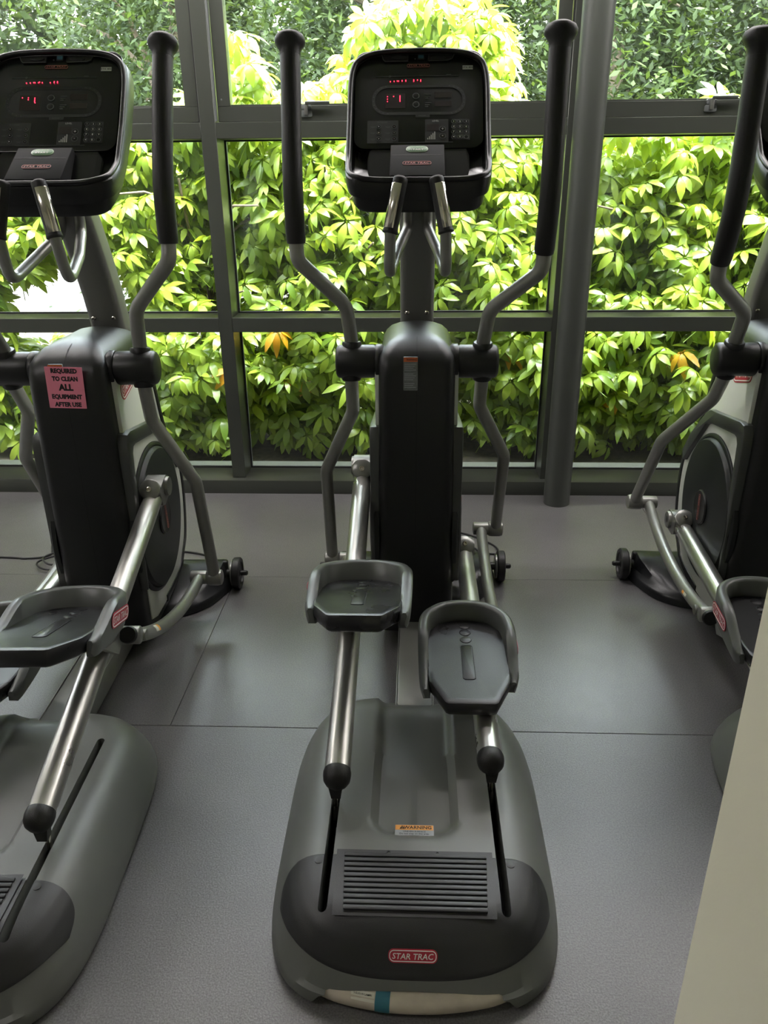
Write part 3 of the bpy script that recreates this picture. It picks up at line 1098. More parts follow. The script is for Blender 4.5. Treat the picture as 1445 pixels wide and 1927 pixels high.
def cv(t):
    """centre line of the console rim in side view"""
    L = [0.0]
    for a, b in zip(CV, CV[1:]): L.append(L[-1] + hypot(b[0] - a[0], b[1] - a[1]))
    d = max(0, min(1, t)) * L[-1]
    for i in range(len(CV) - 1):
        if d <= L[i + 1] + 1e-9:
            u = (d - L[i]) / (L[i + 1] - L[i])
            return (CV[i][0] + (CV[i + 1][0] - CV[i][0]) * u, CV[i][1] + (CV[i + 1][1] - CV[i][1]) * u)
    return CV[-1]


PANEL_O = (2.456, 1.597)
PV = (0.586, 0.810)          # up the panel
PN = (-0.810, 0.586)         # out of the panel, towards the user


def console(root):
    NL = 120

    def loop(inset, off, hw=0.2065, drop=0.0, shrink=1.0):
        """outline ring; off = fraction of backwards/downwards housing depth"""
        pts = []
        hl = 0.5
        for i in range(NL):
            t = 2 * pi * i / NL
            c, s_ = cos(t), sin(t)
            e = 6.0 if s_ > 0 else 7.0
            x = (hw - inset) * shrink * math.copysign(abs(c) ** (2 / e), c)
            vv = 0.5 + (0.5 - inset / 0.50) * math.copysign(abs(s_) ** (2 / e), s_)
            y, z = cv(vv)
            # slightly arched top edge
            if vv > 0.9:
                k = (vv - 0.9) / 0.1
                z += -0.012 * (abs(x) / 0.2) ** 2 * k
            lo = 1 - smooth((vv - 0.05) / 0.45)
            y += off * (0.075 * (1 - lo) + 0.012 * lo)
            z -= off * (0.022 * (1 - lo) + 0.052 * lo) + drop * (lo * 1.0 + (1 - lo) * 0.25)
            y += drop * (1 - lo) * 0.5
            pts.append(V(x, y, z))
        return pts

    def shell(g):
        rings = [loop(0.012, 0.03), loop(0.005, -0.005), loop(0.0, 0.10), loop(0.0, 0.55), loop(0.004, 0.95), loop(0.012, 1.0), loop(0.014, 1.0, drop=0.004), loop(0.016, 1.0, drop=0.030), loop(0.022, 1.0, drop=0.040), loop(0.045, 1.0, drop=0.044)]
        g.loft(rings, M_CONSOLE, caps=False)
        # back cover
        R = loop(0.045, 1.0, drop=0.044)
        g.face([g.bm.verts.new(p) for p in R], g.mi(M_CONSOLE))
    sh = part('console', 'con_shell', root, shell, 45)

    def bowl(g):
        rings = [loop(0.010, 0.02), loop(0.017, 0.05), loop(0.021, 0.28), loop(0.024, 0.5), loop(0.06, 0.52)]
        g.loft(rings, M_SCREEN, caps=False)
        g.face([g.bm.verts.new(p) for p in loop(0.06, 0.52)], g.mi(M_SCREEN))
    part('console_tray', 'con_bowl', sh, bowl, 45)

    def rim(g):
        a = loop(0.012, 0.03); b = loop(0.004, 0.0)
        pts = [(p + q) / 2 + Vector((0, -0.002, 0.002)) for p, q in zip(a, b)]
        pts = pts + pts[:1]
        g.tube(pts, 0.0075, M_CONSOLE, 8, caps=False)
    part('console_rim', 'con_rim', sh, rim, 60)

    P0 = V(0, PANEL_O[0], PANEL_O[1])
    nn = Vector((0, PN[0], PN[1]))
    f0 = frame2(P0, (1, 0, 0), (0, PV[0], PV[1]))

    def uv(px, py):
        q = pix_to_local(px, py, P0, nn) - P0
        return (q.x + 0.004, q.dot(Vector((0, PV[0], PV[1]))))

    def panel(g):
        vt = uv(785, 95)[1]; vb = uv(785, 272)[1] - 0.012
        w = 0.372
        g.prism([(a, b + (vt + vb) / 2) for a, b in rrect(w, vt - vb, 0.035)], f0, -0.030, -0.0004, M_SCREEN, 0.003)
    pn = part('display_panel', 'con_panel', sh, panel)

    E1 = 0.0006

    def rectpx(g, x0, y0, x1, y1, m, h=E1, r=0.002):
        a = uv(x0, y1); b = uv(x1, y0)
        cx, cy = (a[0] + b[0]) / 2, (a[1] + b[1]) / 2
        g.prism([(cx + p, cy + q) for p, q in rrect(b[0] - a[0], b[1] - a[1], r, 3)], f0, -0.0005, h, m)

    def ringpx(g, px, py, r, m, wd=0.0012, h=E1 * 1.6, sx=1.0):
        c = uv(px, py)
        o_ = [(c[0] + r * sx * cos(2 * pi * k / 24), c[1] + r * sin(2 * pi * k / 24)) for k in range(24)]
        i_ = [(c[0] + (r * sx - wd) * cos(2 * pi * k / 24), c[1] + (r - wd) * sin(2 * pi * k / 24)) for k in range(24)]
        g.band(o_, i_, f0, -0.0003, h, m)

    def txt(g, s, px, py, size, m, bold=0.0, sx=1.0):
        c = uv(px, py)
        g.text(s, size, m, lambda a, b: f0(c[0] + a, c[1] + b, E1 * 2.2), bold, 0, sx)

    def printing(g):
        # headline rules and icons
        rectpx(g, 705, 143.0, 860, 143.5, M_DIMG2)
        ringpx(g, 731, 144, 0.0032, M_DIMG, 0.001)
        rectpx(g, 786, 141.6, 792, 142.6, M_DIMG)
        rectpx(g, 837, 139.8, 846, 140.8, M_DIMG)
        # oval lap track
        c = uv(785, 188)
        ho = rrect(uv(873, 188)[0] - uv(697, 188)[0], uv(785, 160)[1] - uv(785, 216)[1], 0.045, 10)
        hi = rrect(uv(867, 188)[0] - uv(703, 188)[0], uv(785, 165)[1] - uv(785, 211)[1], 0.038, 10)
        g.band([(c[0] + a, c[1] + b) for a, b in ho], [(c[0] + a, c[1] + b) for a, b in hi], f0, -0.0003, E1, M_DIMG2)
        hm = rrect(uv(871, 188)[0] - uv(699, 188)[0], uv(785, 161.5)[1] - uv(785, 214.5)[1], 0.043, 10)
        hm2 = rrect(uv(869, 188)[0] - uv(701, 188)[0], uv(785, 163.3)[1] - uv(785, 212.7)[1], 0.041, 10)
        for k in range(0, len(hm), 1):
            if k % 2: continue
            a, b = hm[k]; d, e = hm2[k]
            g.prism([(c[0] + (a + d) / 2 + p, c[1] + (b + e) / 2 + q) for p, q in rrect(0.004, 0.0018, 0.0008, 2)], f0, 0, E1 * 1.5, M_DIMG)
        # dim displays
        rectpx(g, 815, 173, 847, 184, M_DIMR); rectpx(g, 815, 190, 847, 200, M_DIMR)
        rectpx(g, 722, 176, 760, 204, M_DIMR)
        for y0 in (177, 193):
            for k in range(3):
                rectpx(g, 797, y0 + k * 3.5, 809 - k * 3, y0 + k * 3.5 + 1.1, M_DIMG)
        rectpx(g, 779, 215, 806, 221, M_DIMG2)
        rectpx(g, 784, 217, 799, 219, M_DIMG)
        # programs block
        rectpx(g, 688, 227, 747, 270, M_DIMG2)
        txt(g, 'PROGRAMS', 717, 231, 0.0058, M_DIMG, 0.01)
        for r in range(3):
            for cx, tx in ((710, 699), (739, 727)):
                y = 239 + r * 11.5
                rectpx(g, tx - 5, y - 0.6, tx + 5, y + 0.6, M_DIMG)
                rectpx(g, tx - 3, y + 1.2, tx + 3, y + 2.0, M_DIMG)
        # level block
        rectpx(g, 797, 224.5, 841, 267, M_DIMG2)
        txt(g, 'LEVEL', 817, 228, 0.0075, M_DULLW, 0.01)
        rectpx(g, 800, 234, 823, 247, M_DIMR, E1 * 1.5)
        for k in range(5):
            rectpx(g, 801.2 + k * 3.3, 261 - k * 3.0 - 1.0, 803.0 + k * 3.3, 262.5, M_DULLW, E1 * 1.6, 0.0003)
        rectpx(g, 720, 267.6, 849, 268.4, M_DIMG)
        rectpx(g, 848, 224, 881, 263.5, M_DIMG2)
    part('panel_print', 'con_print', pn, printing)

    def buttons(g, lst):
        for (px, py, r, s) in lst:
            c = uv(px, py)
            g.lathe([(r, -0.001), (r, 0.0010), (r * 0.9, 0.0016)], M_SCREEN, f0(c[0], c[1]), nn, 20)
            ringpx(g, px, py, r, M_DIMG, r * 0.18, 0.0018)
            if s:
                g.text(s, r * 1.25, M_DULLW, lambda a, b: f0(c[0] + a, c[1] + b, 0.0022), 0.02)
    BT = [(710, 239 + 11.5 * r, 0.0066, '>') for r in range(3)] + [(739, 239 + 11.5 * r, 0.0066, '-') for r in range(3)]
    BT += [(780, 181, 0.0098, ''), (780, 197, 0.0098, ''), (830, 243, 0.0094, '+'), (830, 256, 0.0094, '-')]
    keys = ['1', '2', '3', '4', '5', '6', '7', '8', '9', '<', '0', '']
    for k, s in enumerate(keys):
        BT.append((851 + (k % 3) * 11.75, 229 + (k // 3) * 9.7, 0.0066, s))
    for k, b in enumerate(BT):
        part('button', 'con_btn%d' % k, pn, lambda g, b=b: buttons(g, [b]))

    led_sets = {'C': [(732, 154), (739, 153.5), (745, 153), (747.5, 153), (754, 153), (754, 152), (761, 153), (761, 151.5), (776, 153), (776, 151), (783, 151), (789, 153), (789, 151), (726.5, 182.5), (726.5, 187), (726.5, 191.5), (738, 182), (750, 181), (750, 183), (750, 185), (750, 187), (750, 189), (750, 191)],
                'L': [(732, 154), (739, 153.5), (745, 153), (747.5, 153), (754, 153), (756, 152), (761, 153), (776, 153), (783, 153), (783, 151), (789, 153), (789, 151), (727, 181), (738, 181), (738, 184.5), (750, 181.5), (750, 184), (750, 186), (750, 188), (751, 190)]}
    who = root['mach'] if root['mach'] in led_sets else 'C'

    def leds(g):
        for px, py in led_sets[who]:
            c = uv(px, py)
            g.prism([(c[0] + p, c[1] + q) for p, q in rrect(0.0022, 0.0026, 0.001, 3)], f0, 0.0004, 0.0016, M_LED)
    part('display_leds', 'con_led' + who, pn, leds, label='lit red display dots')

    def vents(g):
        for pts in ([(714, 100), (718, 113), (722, 117), (766, 116), (766, 104), (766, 100)], [(803, 100), (803, 103), (802, 115), (840, 114), (849, 111), (854, 99)]):
            o_ = [uv(*p) for p in pts]
            g.prism(o_, f0, -0.001, 0.0012, M_DEEP)
            inn = offset_poly(o_, 0.0022)
            g.band(o_, inn, f0, -0.001, 0.0028, M_CONSOLE)
        for x0, x1 in ((734, 762), (808, 836)):
            a = uv(x0, 110); b = uv(x1, 110)
            c = ((a[0] + b[0]) / 2, a[1])
            g.prism([(c[0] + (b[0] - a[0]) / 2 * cos(t), c[1] + 0.007 * sin(t)) for t in [2 * pi * k / 20 for k in range(20)]], f0, 0.001, 0.004, M_SHROUD, 0.001)
        rectpx(g, 783, 100, 796, 112, M_DIMG2, 0.0014)
        rectpx(g, 784.5, 101.5, 794.5, 110.5, M_FANBLUE, 0.0018)
        txt(g, '+', 789.5, 106, 0.016, M_DIMG, 0.03)
        rectpx(g, 776, 101.5, 780, 103, M_DIMG, 0.0014); rectpx(g, 777, 110, 780, 112, M_DIMG, 0.0014)
        # light line along the lower vent edge
        for pl in ([(716, 106), (719, 113.5), (723, 117.2), (765, 116.2)], [(804, 115.8), (840, 114.6), (848, 111.5), (852, 104)]):
            g.tube([f0(*uv(*p), 0.003) for p in pl], 0.0011, M_DIMG, 6)
    part('fan_vents', 'con_vents', pn, vents)

    def clogo(g):
        c = uv(784.5, 124)
        badge(g, lambda a, b, w=0.0: f0(c[0] + a, c[1] + b, w), 0.068, 0.0125, red=M_DULLRED)
    part('console_logo', 'con_logo', pn, clogo)

    def asset(g):
        rectpx(g, 867.5, 123.5, 887, 130.8, M_DULLW, 0.0012, 0.0008)
        txt(g, 'STX 402', 877.3, 127.2, 0.0085, M_INK, 0.02)
    part('asset_label', 'con_asset', pn, asset)

    # reading holder with the start key
    hv = Vector((0, 2.421 - 2.290, 1.577 - 1.496)).normalized()
    H0 = V(-0.003, 2.421, 1.577)
    fh = frame2(H0, (1, 0, 0), hv)
    HL = hypot(0.131, 0.081)

    def holder(g):
        g.prism([(-0.0755, -HL), (0.0755, -HL), (0.0755, 0), (-0.0755, 0)], fh, -0.075, 0.0, M_HOLDER, 0.004)
        g.prism([(-0.070, -0.0555), (0.070, -0.0555), (0.070, -0.0535), (-0.070, -0.0535)], fh, -0.001, 0.0006, M_DEEP)
    h = part('reading_holder', 'con_holder', sh, holder)

    def start(g):
        g.prism([(a - 0.001, b - 0.026) for a, b in rrect(0.062, 0.030, 0.0149, 8)], fh, -0.001, 0.0020, M_STARTR, 0.001)
        g.prism([(a - 0.001, b - 0.026) for a, b in rrect(0.056, 0.0245, 0.0122, 8)], fh, 0.0, 0.0030, M_START, 0.001)
        g.text('QUICK', 0.0105, M_STARTR, lambda a, b: fh(a - 0.001, b - 0.0205, 0.0034), 0.0, sx=1.2)
        g.text('START', 0.0105, M_DULLW, lambda a, b: fh(a - 0.001, b - 0.0315, 0.0034), 0.01, sx=1.2)
    part('start_button', 'con_start', h, start, label='green start button')

    def hlogo(g):
        f = lambda a, b, w=0.0: fh(a - 0.001, b - 0.095, w)
        badge(g, f, 0.082, 0.0195, red=M_DULLRED)
    part('holder_logo', 'con_hlogo', h, hlogo)

    # fixed pulse grips below the console
    for s in (-1, 1):
        P = [V(s * 0.046, 2.214, 1.492), V(s * 0.0735, 2.190, 1.362), V(s * 0.079, 2.222, 1.240), V(s * 0.060, 2.375, 1.293), V(s * 0.029, 2.505, 1.350), V(s * 0.029, 2.510, 1.43)]
        path = fillet(P, 0.045, 8)

        def bar(g, path=path):
            g.tube(path, 0.0155, M_PAINT, 18)
        b = part('pulse_bar', 'pbar%d' % s, root, bar, 60)

        def sleeve(g, P=P):
            a, b2 = P[0], P[1]
            d = (b2 - a)
            g.tube([a + d * t for t in (-0.03, 0.0, 0.03, 0.10, 0.97, 1.0, 1.03)], [0.010, 0.0175, 0.0195, 0.0195, 0.0195, 0.0212, 0.0200], M_GRIP, 22)
            g.tube([a + d * t for t in (0.985, 1.0, 1.045, 1.055)], [0.0195, 0.0215, 0.0215, 0.0195], M_GRIP, 22)
        sl = part('grip_sleeve', 'psl%d' % s, b, sleeve, 60)

        def contact(g, P=P, s=s):
            a, b2 = P[0], P[1]
            d = b2 - a
            t = d.normalized()
            e1 = Vector((s, 0, 0)); e1 = (e1 - t * e1.dot(t)).normalized()
            e2 = t.cross(e1)
            if e2.y > 0: e2 = -e2
            k = g.mi(M_CHROME)
            cols = []
            for tt in (0.125, 0.13, 0.955, 0.96):
                r = 0.0200 if tt in (0.125, 0.96) else 0.0206
                cols.append([g.bm.verts.new(a + d * tt + (e1 * cos(radians(q)) + e2 * sin(radians(q))) * r) for q in range(2, 116, 6)])
            for u, w in zip(cols, cols[1:]):
                for i in range(len(u) - 1): g.face((u[i], u[i + 1], w[i + 1], w[i]), k)
        part('contact_plate', 'pct%d' % s, sl, contact, 60, label='chrome pulse contact plate')


# ---- moving parts --------------------------------------------------------
HANDLE = [(0.346, -0.059, 0.846), (0.343, -0.105, 0.66), (0.341, -0.138, 0.489), (0.340, -0.124, 0.345), (0.339, -0.126, 0.297), (0.210, -0.046, 0.169), (0.199, 0.0, 0.053), (0.202, 0.0, -0.051), (0.202, 0.045, -0.162), (0.304, 0.137, -0.381), (0.309, 0.292, -0.765)]


def movers(root, mach):
    ca, hp, hm = PHASE[mach]
    for s, cang, hang in ((1, ca, hp), (-1, ca + pi, hm)):
        loc = Vector((0, PIV[0] - Y0, PIV[1]))
        H = [Vector((s * x, y, z)) for x, y, z in HANDLE]

        def arm(g):
            g.tube(fillet(H[3:9] + H[9:], 0.085, 9), 0.0208, M_PAINT, 20)
        a = part('handle_arm', 'harm%d' % s, root, arm, 60, loc, hang)

        def grip(g):
            p = catmull([H[0], H[1], H[2], H[3]], 8)
            p = p[:-1] + [H[3] + (H[3] - H[2]) * 0.02]
            n = len(p)
            g.tube(p, [0.0275] * (n - 2) + [0.0275, 0.0255], M_GRIP, 24)
        part('grip', 'hgrip%d' % s, a, grip, 60)

        def knob(g):
            d = (H[0] - H[1]).normalized()
            g.lathe([(0.0280, -0.030), (0.0285, -0.016), (0.0350, -0.006), (0.0405, 0.003), (0.0410, 0.012), (0.036, 0.021), (0.023, 0.028), (0.0, 0.030)], M_GRIP, H[0], d, 28)
        part('grip_knob', 'hknob%d' % s, a, knob, 60)
        for i, (p, q) in enumerate(((H[6], H[5]), (H[7], H[8]))):
            part('arm_collar', 'hcol%d%d' % (s, i), a, lambda g, p=p, q=q: g.lathe([(0.030, -0.012), (0.030, 0.002), (0.0275, 0.006), (0.020, 0.007)], M_SHROUD, p - Vector((p.x * 0, 0, 0)) + (q - p).normalized() * 0.001, (0, 0, 1) if q.z > p.z else (0, 0, -1), 24))
        part('lower_joint', 'hjoint%d' % s, a, lambda g: g.lathe([(0.0235, 0.336), (0.0245, 0.332), (0.0245, 0.244), (0.0235, 0.240)] if False else [(0.014, 0.222), (0.0235, 0.224), (0.0250, 0.228), (0.0250, 0.276), (0.0245, 0.280), (0.0285, 0.284), (0.0300, 0.294), (0.0300, 0.322), (0.0270, 0.334), (0.018, 0.338)], M_PAINT, Vector((0, H[-1].y, H[-1].z)), (s, 0, 0), 24))

        # world (trainer) position of the joint, crank pin and pedal pivot
        hy = PIV[0] + HANDLE[-1][1] * cos(hang) - HANDLE[-1][2] * sin(hang)
        hz = PIV[1] + HANDLE[-1][1] * sin(hang) + HANDLE[-1][2] * cos(hang)
        fy, fz = CRANK[0] + CRANK_R * cos(cang), CRANK[1] + CRANK_R * sin(cang)
        beta = math.asin((fz - ARM_END_Z) / ARM_LEN)
        qy, qz = fy - Q_DIST * cos(beta), fz - Q_DIST * sin(beta)
        la = atan2(hz - qz, hy - qy)
        ll = hypot(hz - qz, hy - qy)

        # pedal arm, drawn along -y from the crank pin
        locF = V(0, fy, fz)

        def parm(g):
            g.tube([Vector((s * ARM_X, -t, 0)) for t in (0.055, 0.07, ARM_LEN - 0.012)], [0.027, 0.030, 0.030], M_STEEL, 26)
        pa = part('pedal_arm', 'parm%d' % s, root, parm, 60, locF, beta)

        def clev(g):
            c = s * ARM_X
            # fork and its round end
            out = [(0.036 * cos(radians(t)), 0.038 * sin(radians(t))) for t in range(-90, 91, 15)] + [(-0.050, 0.040), (-0.072, 0.030), (-0.072, -0.024), (-0.052, -0.036)]
            g.prism(out, lambda u, v, w: Vector((c + w, u, v)), -0.031, 0.031, M_BRACKET)
            g.lathe([(0.0305, -0.040), (0.0325, -0.036), (0.0325, 0.036), (0.0305, 0.040)], M_BRACKET, Vector((c, 0, 0)), (1, 0, 0), 28)
        cl = part('clevis', 'clev%d' % s, pa, clev, 30)
        part('crank_pin', 'cpin%d' % s, pa, lambda g: g.lathe([(0.013, 0.150), (0.013, ARM_X + 0.036), (0.010, ARM_X + 0.040)], M_BRACKET, Vector((0, 0, 0)), (s, 0, 0), 18))

        def top_bolt(g):
            c = Vector((s * ARM_X, -0.070, 0.040))
            g.lathe([(0.032, -0.040), (0.032, 0.002), (0.0335, 0.0022), (0.0335, 0.006), (0.030, 0.009), (0.012, 0.011)], M_BRACKET, c, (0, -0.70, 0.71), 28)
            g.lathe([(0.0085, 0.010), (0.0085, 0.018), (0.0055, 0.0185), (0.0045, 0.012)], M_CHROME, c, (0, -0.70, 0.71), 16)
        part('pivot_bolt', 'tbolt%d' % s, pa, top_bolt, 40)

        def ball(g):
            c = Vector((s * ARM_X, -ARM_LEN, 0))
            g.lathe([(0.0305, 0.018), (0.0325, 0.010), (0.0325, 0.002), (0.0305, -0.010), (0.024, -0.020), (0.014, -0.0265), (0.0, -0.029)], M_GRIP, c, (0, 1, 0), 28)
        part('end_ball', 'ball%d' % s, pa, ball, 60)

        # roller strut going down into the slot; upright, so it hangs from the arm end
        def strut(g):
            ey = 0.0
            g.prism([(-0.016, -0.02), (0.016, -0.02), (0.011, -0.052), (-0.011, -0.052)], lambda u, v, w: Vector((s * 0.181 + u, w, v)), -0.02, 0.006, M_GRIP, 0.003)
            g.box((s * 0.183, 0.002, -0.085), (0.009, 0.012, 0.085), M_CHROME, 0.002)
            g.lathe([(0.026, -0.007), (0.028, -0.004), (0.028, 0.004), (0.026, 0.007)], M_SHROUD, (s * 0.184, 0.002, -0.123), (1, 0, 0), 20)
        part('roller_strut', 'strut%d' % s, root, strut, 40, V(0, fy - ARM_LEN * cos(beta) + 0.006, ARM_END_Z), 0.0)

        # link bar from the pedal pivot to the handle
        locQ = V(0, qy, qz)

        def link(g):
            X = 0.254
            pts = [Vector((s * X, -0.034, 0.010))] + [Vector((s * X, ll * k / 24, -0.054 * (1 - (2 * k / 24 - 1) ** 2))) for k in range(25)]
            g.tube(pts, 0.0200, M_PAINT, 20)
            g.lathe([(0.0225, 0.205), (0.0245, 0.208), (0.0245, 0.272), (0.0225, 0.275)], M_PAINT, Vector((0, 0, 0)), (s, 0, 0), 22)
        lk = part('link_bar', 'link%d%s' % (s, mach), root, link, 60, locQ, la)
        part('link_bolt', 'lbolt%d' % s, lk, lambda g: g.lathe([(0.0165, 0.270), (0.0165, 0.2765), (0.0145, 0.279), (0.004, 0.279)], M_BRACKET, Vector((0, 0.038, -0.010)), (s, 0, 0), 20))
        part('end_cap', 'lcap%d' % s, lk, lambda g: g.lathe([(0.0205, -0.01), (0.0235, -0.004), (0.0235, 0.004), (0.021, 0.008), (0.0, 0.009)], M_GRIP, Vector((s * 0.254, -0.034, 0.010)), (0, -0.95, 0.30), 24))

        def lstick(g):
            k = g.mi(M_ORANGE)
            for m_, t0, t1 in ((M_ORANGE, 0.17, 0.187), (M_LABEL, 0.145, 0.17)):
                k = g.mi(m_)
                cols = []
                for t in (t0, (t0 + t1) / 2, t1):
                    zc = -0.054 * (1 - (2 * t / 0.76 - 1) ** 2)
                    cols.append([g.bm.verts.new(Vector((s * (0.254 + 0.0206 * sin(radians(q))), t, zc + 0.0206 * cos(radians(q))))) for q in (25, 45, 65, 85)])
                for u, w in zip(cols, cols[1:]):
                    for i in range(3): g.face((u[i], u[i + 1], w[i + 1], w[i]), k)
        part('caution_sticker', 'lstick%d' % s, lk, lstick)

        # pedal
        def yoke(g):
            g.box((s * 0.19, 0.0, 0.008), (0.10, 0.10, 0.044), M_PAINT, 0.008)
            g.prism([(0.055, -0.060), (-0.06, -0.010), (-0.14, 0.020), (-0.14, 0.040), (0.05, 0.040), (0.09, -0.030)], lambda u, v, w: Vector((s * w, u, v)), 0.218, 0.234, M_PAINT, 0.004)
        CXP = 0.140
        plate_out = [(0.058, -0.296), (-0.058, -0.296), (-0.066, -0.290), (-0.104, -0.205), (-0.109, -0.16), (-0.108, -0.02), (-0.098, 0.035), (-0.072, 0.070), (-0.035, 0.085), (0.0, 0.089), (0.035, 0.085), (0.072, 0.070), (0.098, 0.035), (0.108, -0.02), (0.109, -0.16), (0.104, -0.205), (0.066, -0.290)]

        def plate(g):
            o_ = plate_out
            top = 0.062
            sc = lambda k, dz, dy=0: [Vector((s * (CXP + x * k), (y + 0.1) * k - 0.1 + dy, dz)) for x, y in o_]
            rings = [sc(0.90, 0.016, -0.0), sc(0.955, 0.022), sc(0.995, 0.040), sc(1.0, 0.052), sc(0.985, 0.0595), sc(0.955, 0.062), sc(0.86, 0.0600), sc(0.4, 0.0595)]
            g.loft(rings, M_PEDAL)
        pd = part('pedal', 'pedal%d' % s, root, plate, 40, locQ + Vector((0, -0.105 * cos(la) - 0.022 * sin(la), -0.105 * sin(la) + 0.022 * cos(la))), la, label='black rubber foot pedal')
        part('pedal_yoke', 'yoke%d' % s, pd, yoke)

        def pwall(g):
            pp = [(0.110, -0.188), (0.113, -0.10), (0.112, -0.01), (0.102, 0.045), (0.072, 0.082), (0.035, 0.099), (0.0, 0.103), (-0.035, 0.099), (-0.072, 0.082), (-0.102, 0.045), (-0.112, -0.01), (-0.113, -0.10), (-0.108, -0.222)]
            path = catmull([(a, b, 0) for a, b in pp], 6)
            n = len(path)
            rings = []
            for i, p in enumerate(path):
                a = path[max(0, i - 1)]; b = path[min(n - 1, i + 1)]
                t = (b - a).normalized()
                out = Vector((t.y, -t.x, 0))
                if out.dot(Vector((p.x, p.y + 0.08, 0))) < 0: out = -out
                u = i / (n - 1)
                e = min(u, 1 - u)
                k = smooth(e / 0.15)            # walls sink and thin out towards the rear ends
                top = 0.048 + 0.064 * k
                bot = 0.008 + 0.022 * smooth(e / 0.25) + (0.012 if e < 0.008 else 0)
                th = 0.0115 if e > 0.02 else (0.009 if e > 0.004 else 0.005)
                lean = 0.006
                cs = [(-th, bot), (th * 1.1, bot), (th * 1.35 + lean * 0.3, bot * 0.6 + top * 0.4), (th * 1.15 + lean, top - 0.007), (th * 0.5 + lean, top), (-th * 0.4 + lean * 0.6, top), (-th * 0.9 + lean * 0.3, top - 0.006)]
                rings.append([Vector((s * (CXP + p.x + out.x * c), p.y + out.y * c, z)) for c, z in cs])
            g.loft(rings, M_WALLP)
        part('pedal_rim', 'pwall%d' % s, pd, pwall, 50)

        def dots(g):
            for y in (0.060, 0.026, -0.010):
                g.lathe([(0.0165, -0.001), (0.0150, 0.0014), (0.008, 0.0028), (0.0, 0.003)], M_PEDAL, (s * CXP, y - 0.004, 0.0600), (0, 0, 1), 20)
            f = lambda u, v, w: Vector((s * (CXP + u), v - 0.118, 0.0600 + w))
            g.band(rrect(0.034, 0.155, 0.009, 4), rrect(0.0305, 0.1515, 0.0075, 4), f, -0.002, 0.0013, M_DEEP)
            g.prism(rrect(0.0305, 0.1515, 0.0075, 4), f, -0.002, 0.0012, M_PEDAL, 0.001)
        part('traction_pads', 'pdots%d' % s, pd, dots, 40)

        def plogo(g):
            f = frame2((s * (CXP + 0.1328), -0.035, 0.066), (0, s, 0), (s * 0.07, 0, 1))
            badge(g, f, 0.118, 0.040)
        part('logo_badge', 'plogo%d' % s, pd, plogo, label='red badge with white lettering')


LABELS = {'C': 'grey and black elliptical trainer standing between the two other trainers',
          'L': 'grey and black elliptical trainer with a pink paper sign on its column',
          'R': 'grey and black elliptical trainer half hidden by the cream wall'}
for mach in ('C', 'L', 'R'):
    tx, ty, h = POSE[mach]
    root = empty('elliptical_trainer', (tx - Y0 * sin(h), ty + Y0 * cos(h), 0), h)
    root['mach'] = mach
    tag(root, LABELS[mach], 'elliptical trainer', 'row of elliptical trainers')
    make_base(root)
    column(root)
    for s in (-1, 1):
        side(root, s)
    console(root)
    movers(root, mach)
    del root['mach']


def loc_to_world(mach, p):
    tx, ty, h = POSE[mach]
    return Vector((tx + p[0] * cos(h) - p[1] * sin(h), ty + p[0] * sin(h) + p[1] * cos(h), p[2]))


# pink sign taped to the column of one trainer
sp = loc_to_world('L', (0.003, 2.2605, 0.940))
sign = empty('paper_sign', sp, POSE['L'][2])
tag(sign, 'pink paper sign with black capitals stuck on a trainer column', 'sign')
g = G()
fs = frame2((0, 0, 0), (1, 0, -0.035), (0.035, 0.004, 1))
g.prism(rrect(0.108, 0.122, 0.001, 1), fs, -0.0006, 0.0003, M_PINK)
g.build('paper', sign)
g = G()
for s_, y, size, sx in (('REQUIRED', 0.0485, 0.0150, 1.05), ('TO CLEAN', 0.0265, 0.0150, 1.0), ('ALL', 0.0015, 0.0215, 1.1), ('EQUIPMENT', -0.0275, 0.0150, 1.05), ('AFTER USE', -0.0495, 0.0150, 1.05)):
    g.text(s_, size * 1.18, M_INK, lambda a, b: fs(a + 0.001, b + y, 0.0007), 0.055, sx=sx * 0.86)
g.build('lettering', sign)

# power cord
def cord(name, pts, label, r=0.0042):
    g = G()
    g.tube(catmull(pts, 8), r, M_CORD, 8)
    tag(g.build(name), label, 'cord', 'power cords on the floor')


cz = 0.0045
wl = lambda x, y, z=cz: loc_to_world('L', (x, y, z))
cpts = [Vector((x, y, cz + h)) for x, y, h in ((-3.2, 2.86, 0), (-2.4, 2.93, 0), (-1.78, 2.91, 0), (-1.66, 2.90, 0), (-1.57, 2.93, 0.002), (-1.60, 3.03, 0.004), (-1.56, 3.10, 0.004), (-1.48, 3.06, 0.004), (-1.50, 2.95, 0.008),
        (-1.585, 2.85, 0.010), (-1.53, 2.785, 0.010), (-1.46, 2.80, 0.010), (-1.46, 2.90, 0.012), (-1.53, 2.93, 0.016), (-1.57, 2.87, 0.018), (-1.51, 2.81, 0.018), (-1.43, 2.86, 0.012), (-1.40, 2.95, 0.004), (-1.2, 3.0, 0), (-0.99, 2.977, 0), (-0.90, 2.948, 0), (-0.86, 2.92, 0))]
cord('power_cord', cpts, 'black power cord coiled behind the trainer with the pink sign')
cord('power_cord', [Vector((0.02, 2.96, cz)), Vector((0.10, 3.08, cz)), Vector((0.19, 3.12, cz)), Vector((0.25, 3.06, cz)), Vector((0.29, 3.0, cz)), Vector((0.36, 2.99, cz)), Vector((0.34, 3.08, cz)), Vector((0.20, 3.2, cz)), Vector((-0.05, 3.25, cz))], 'short black power cord behind the middle trainer')

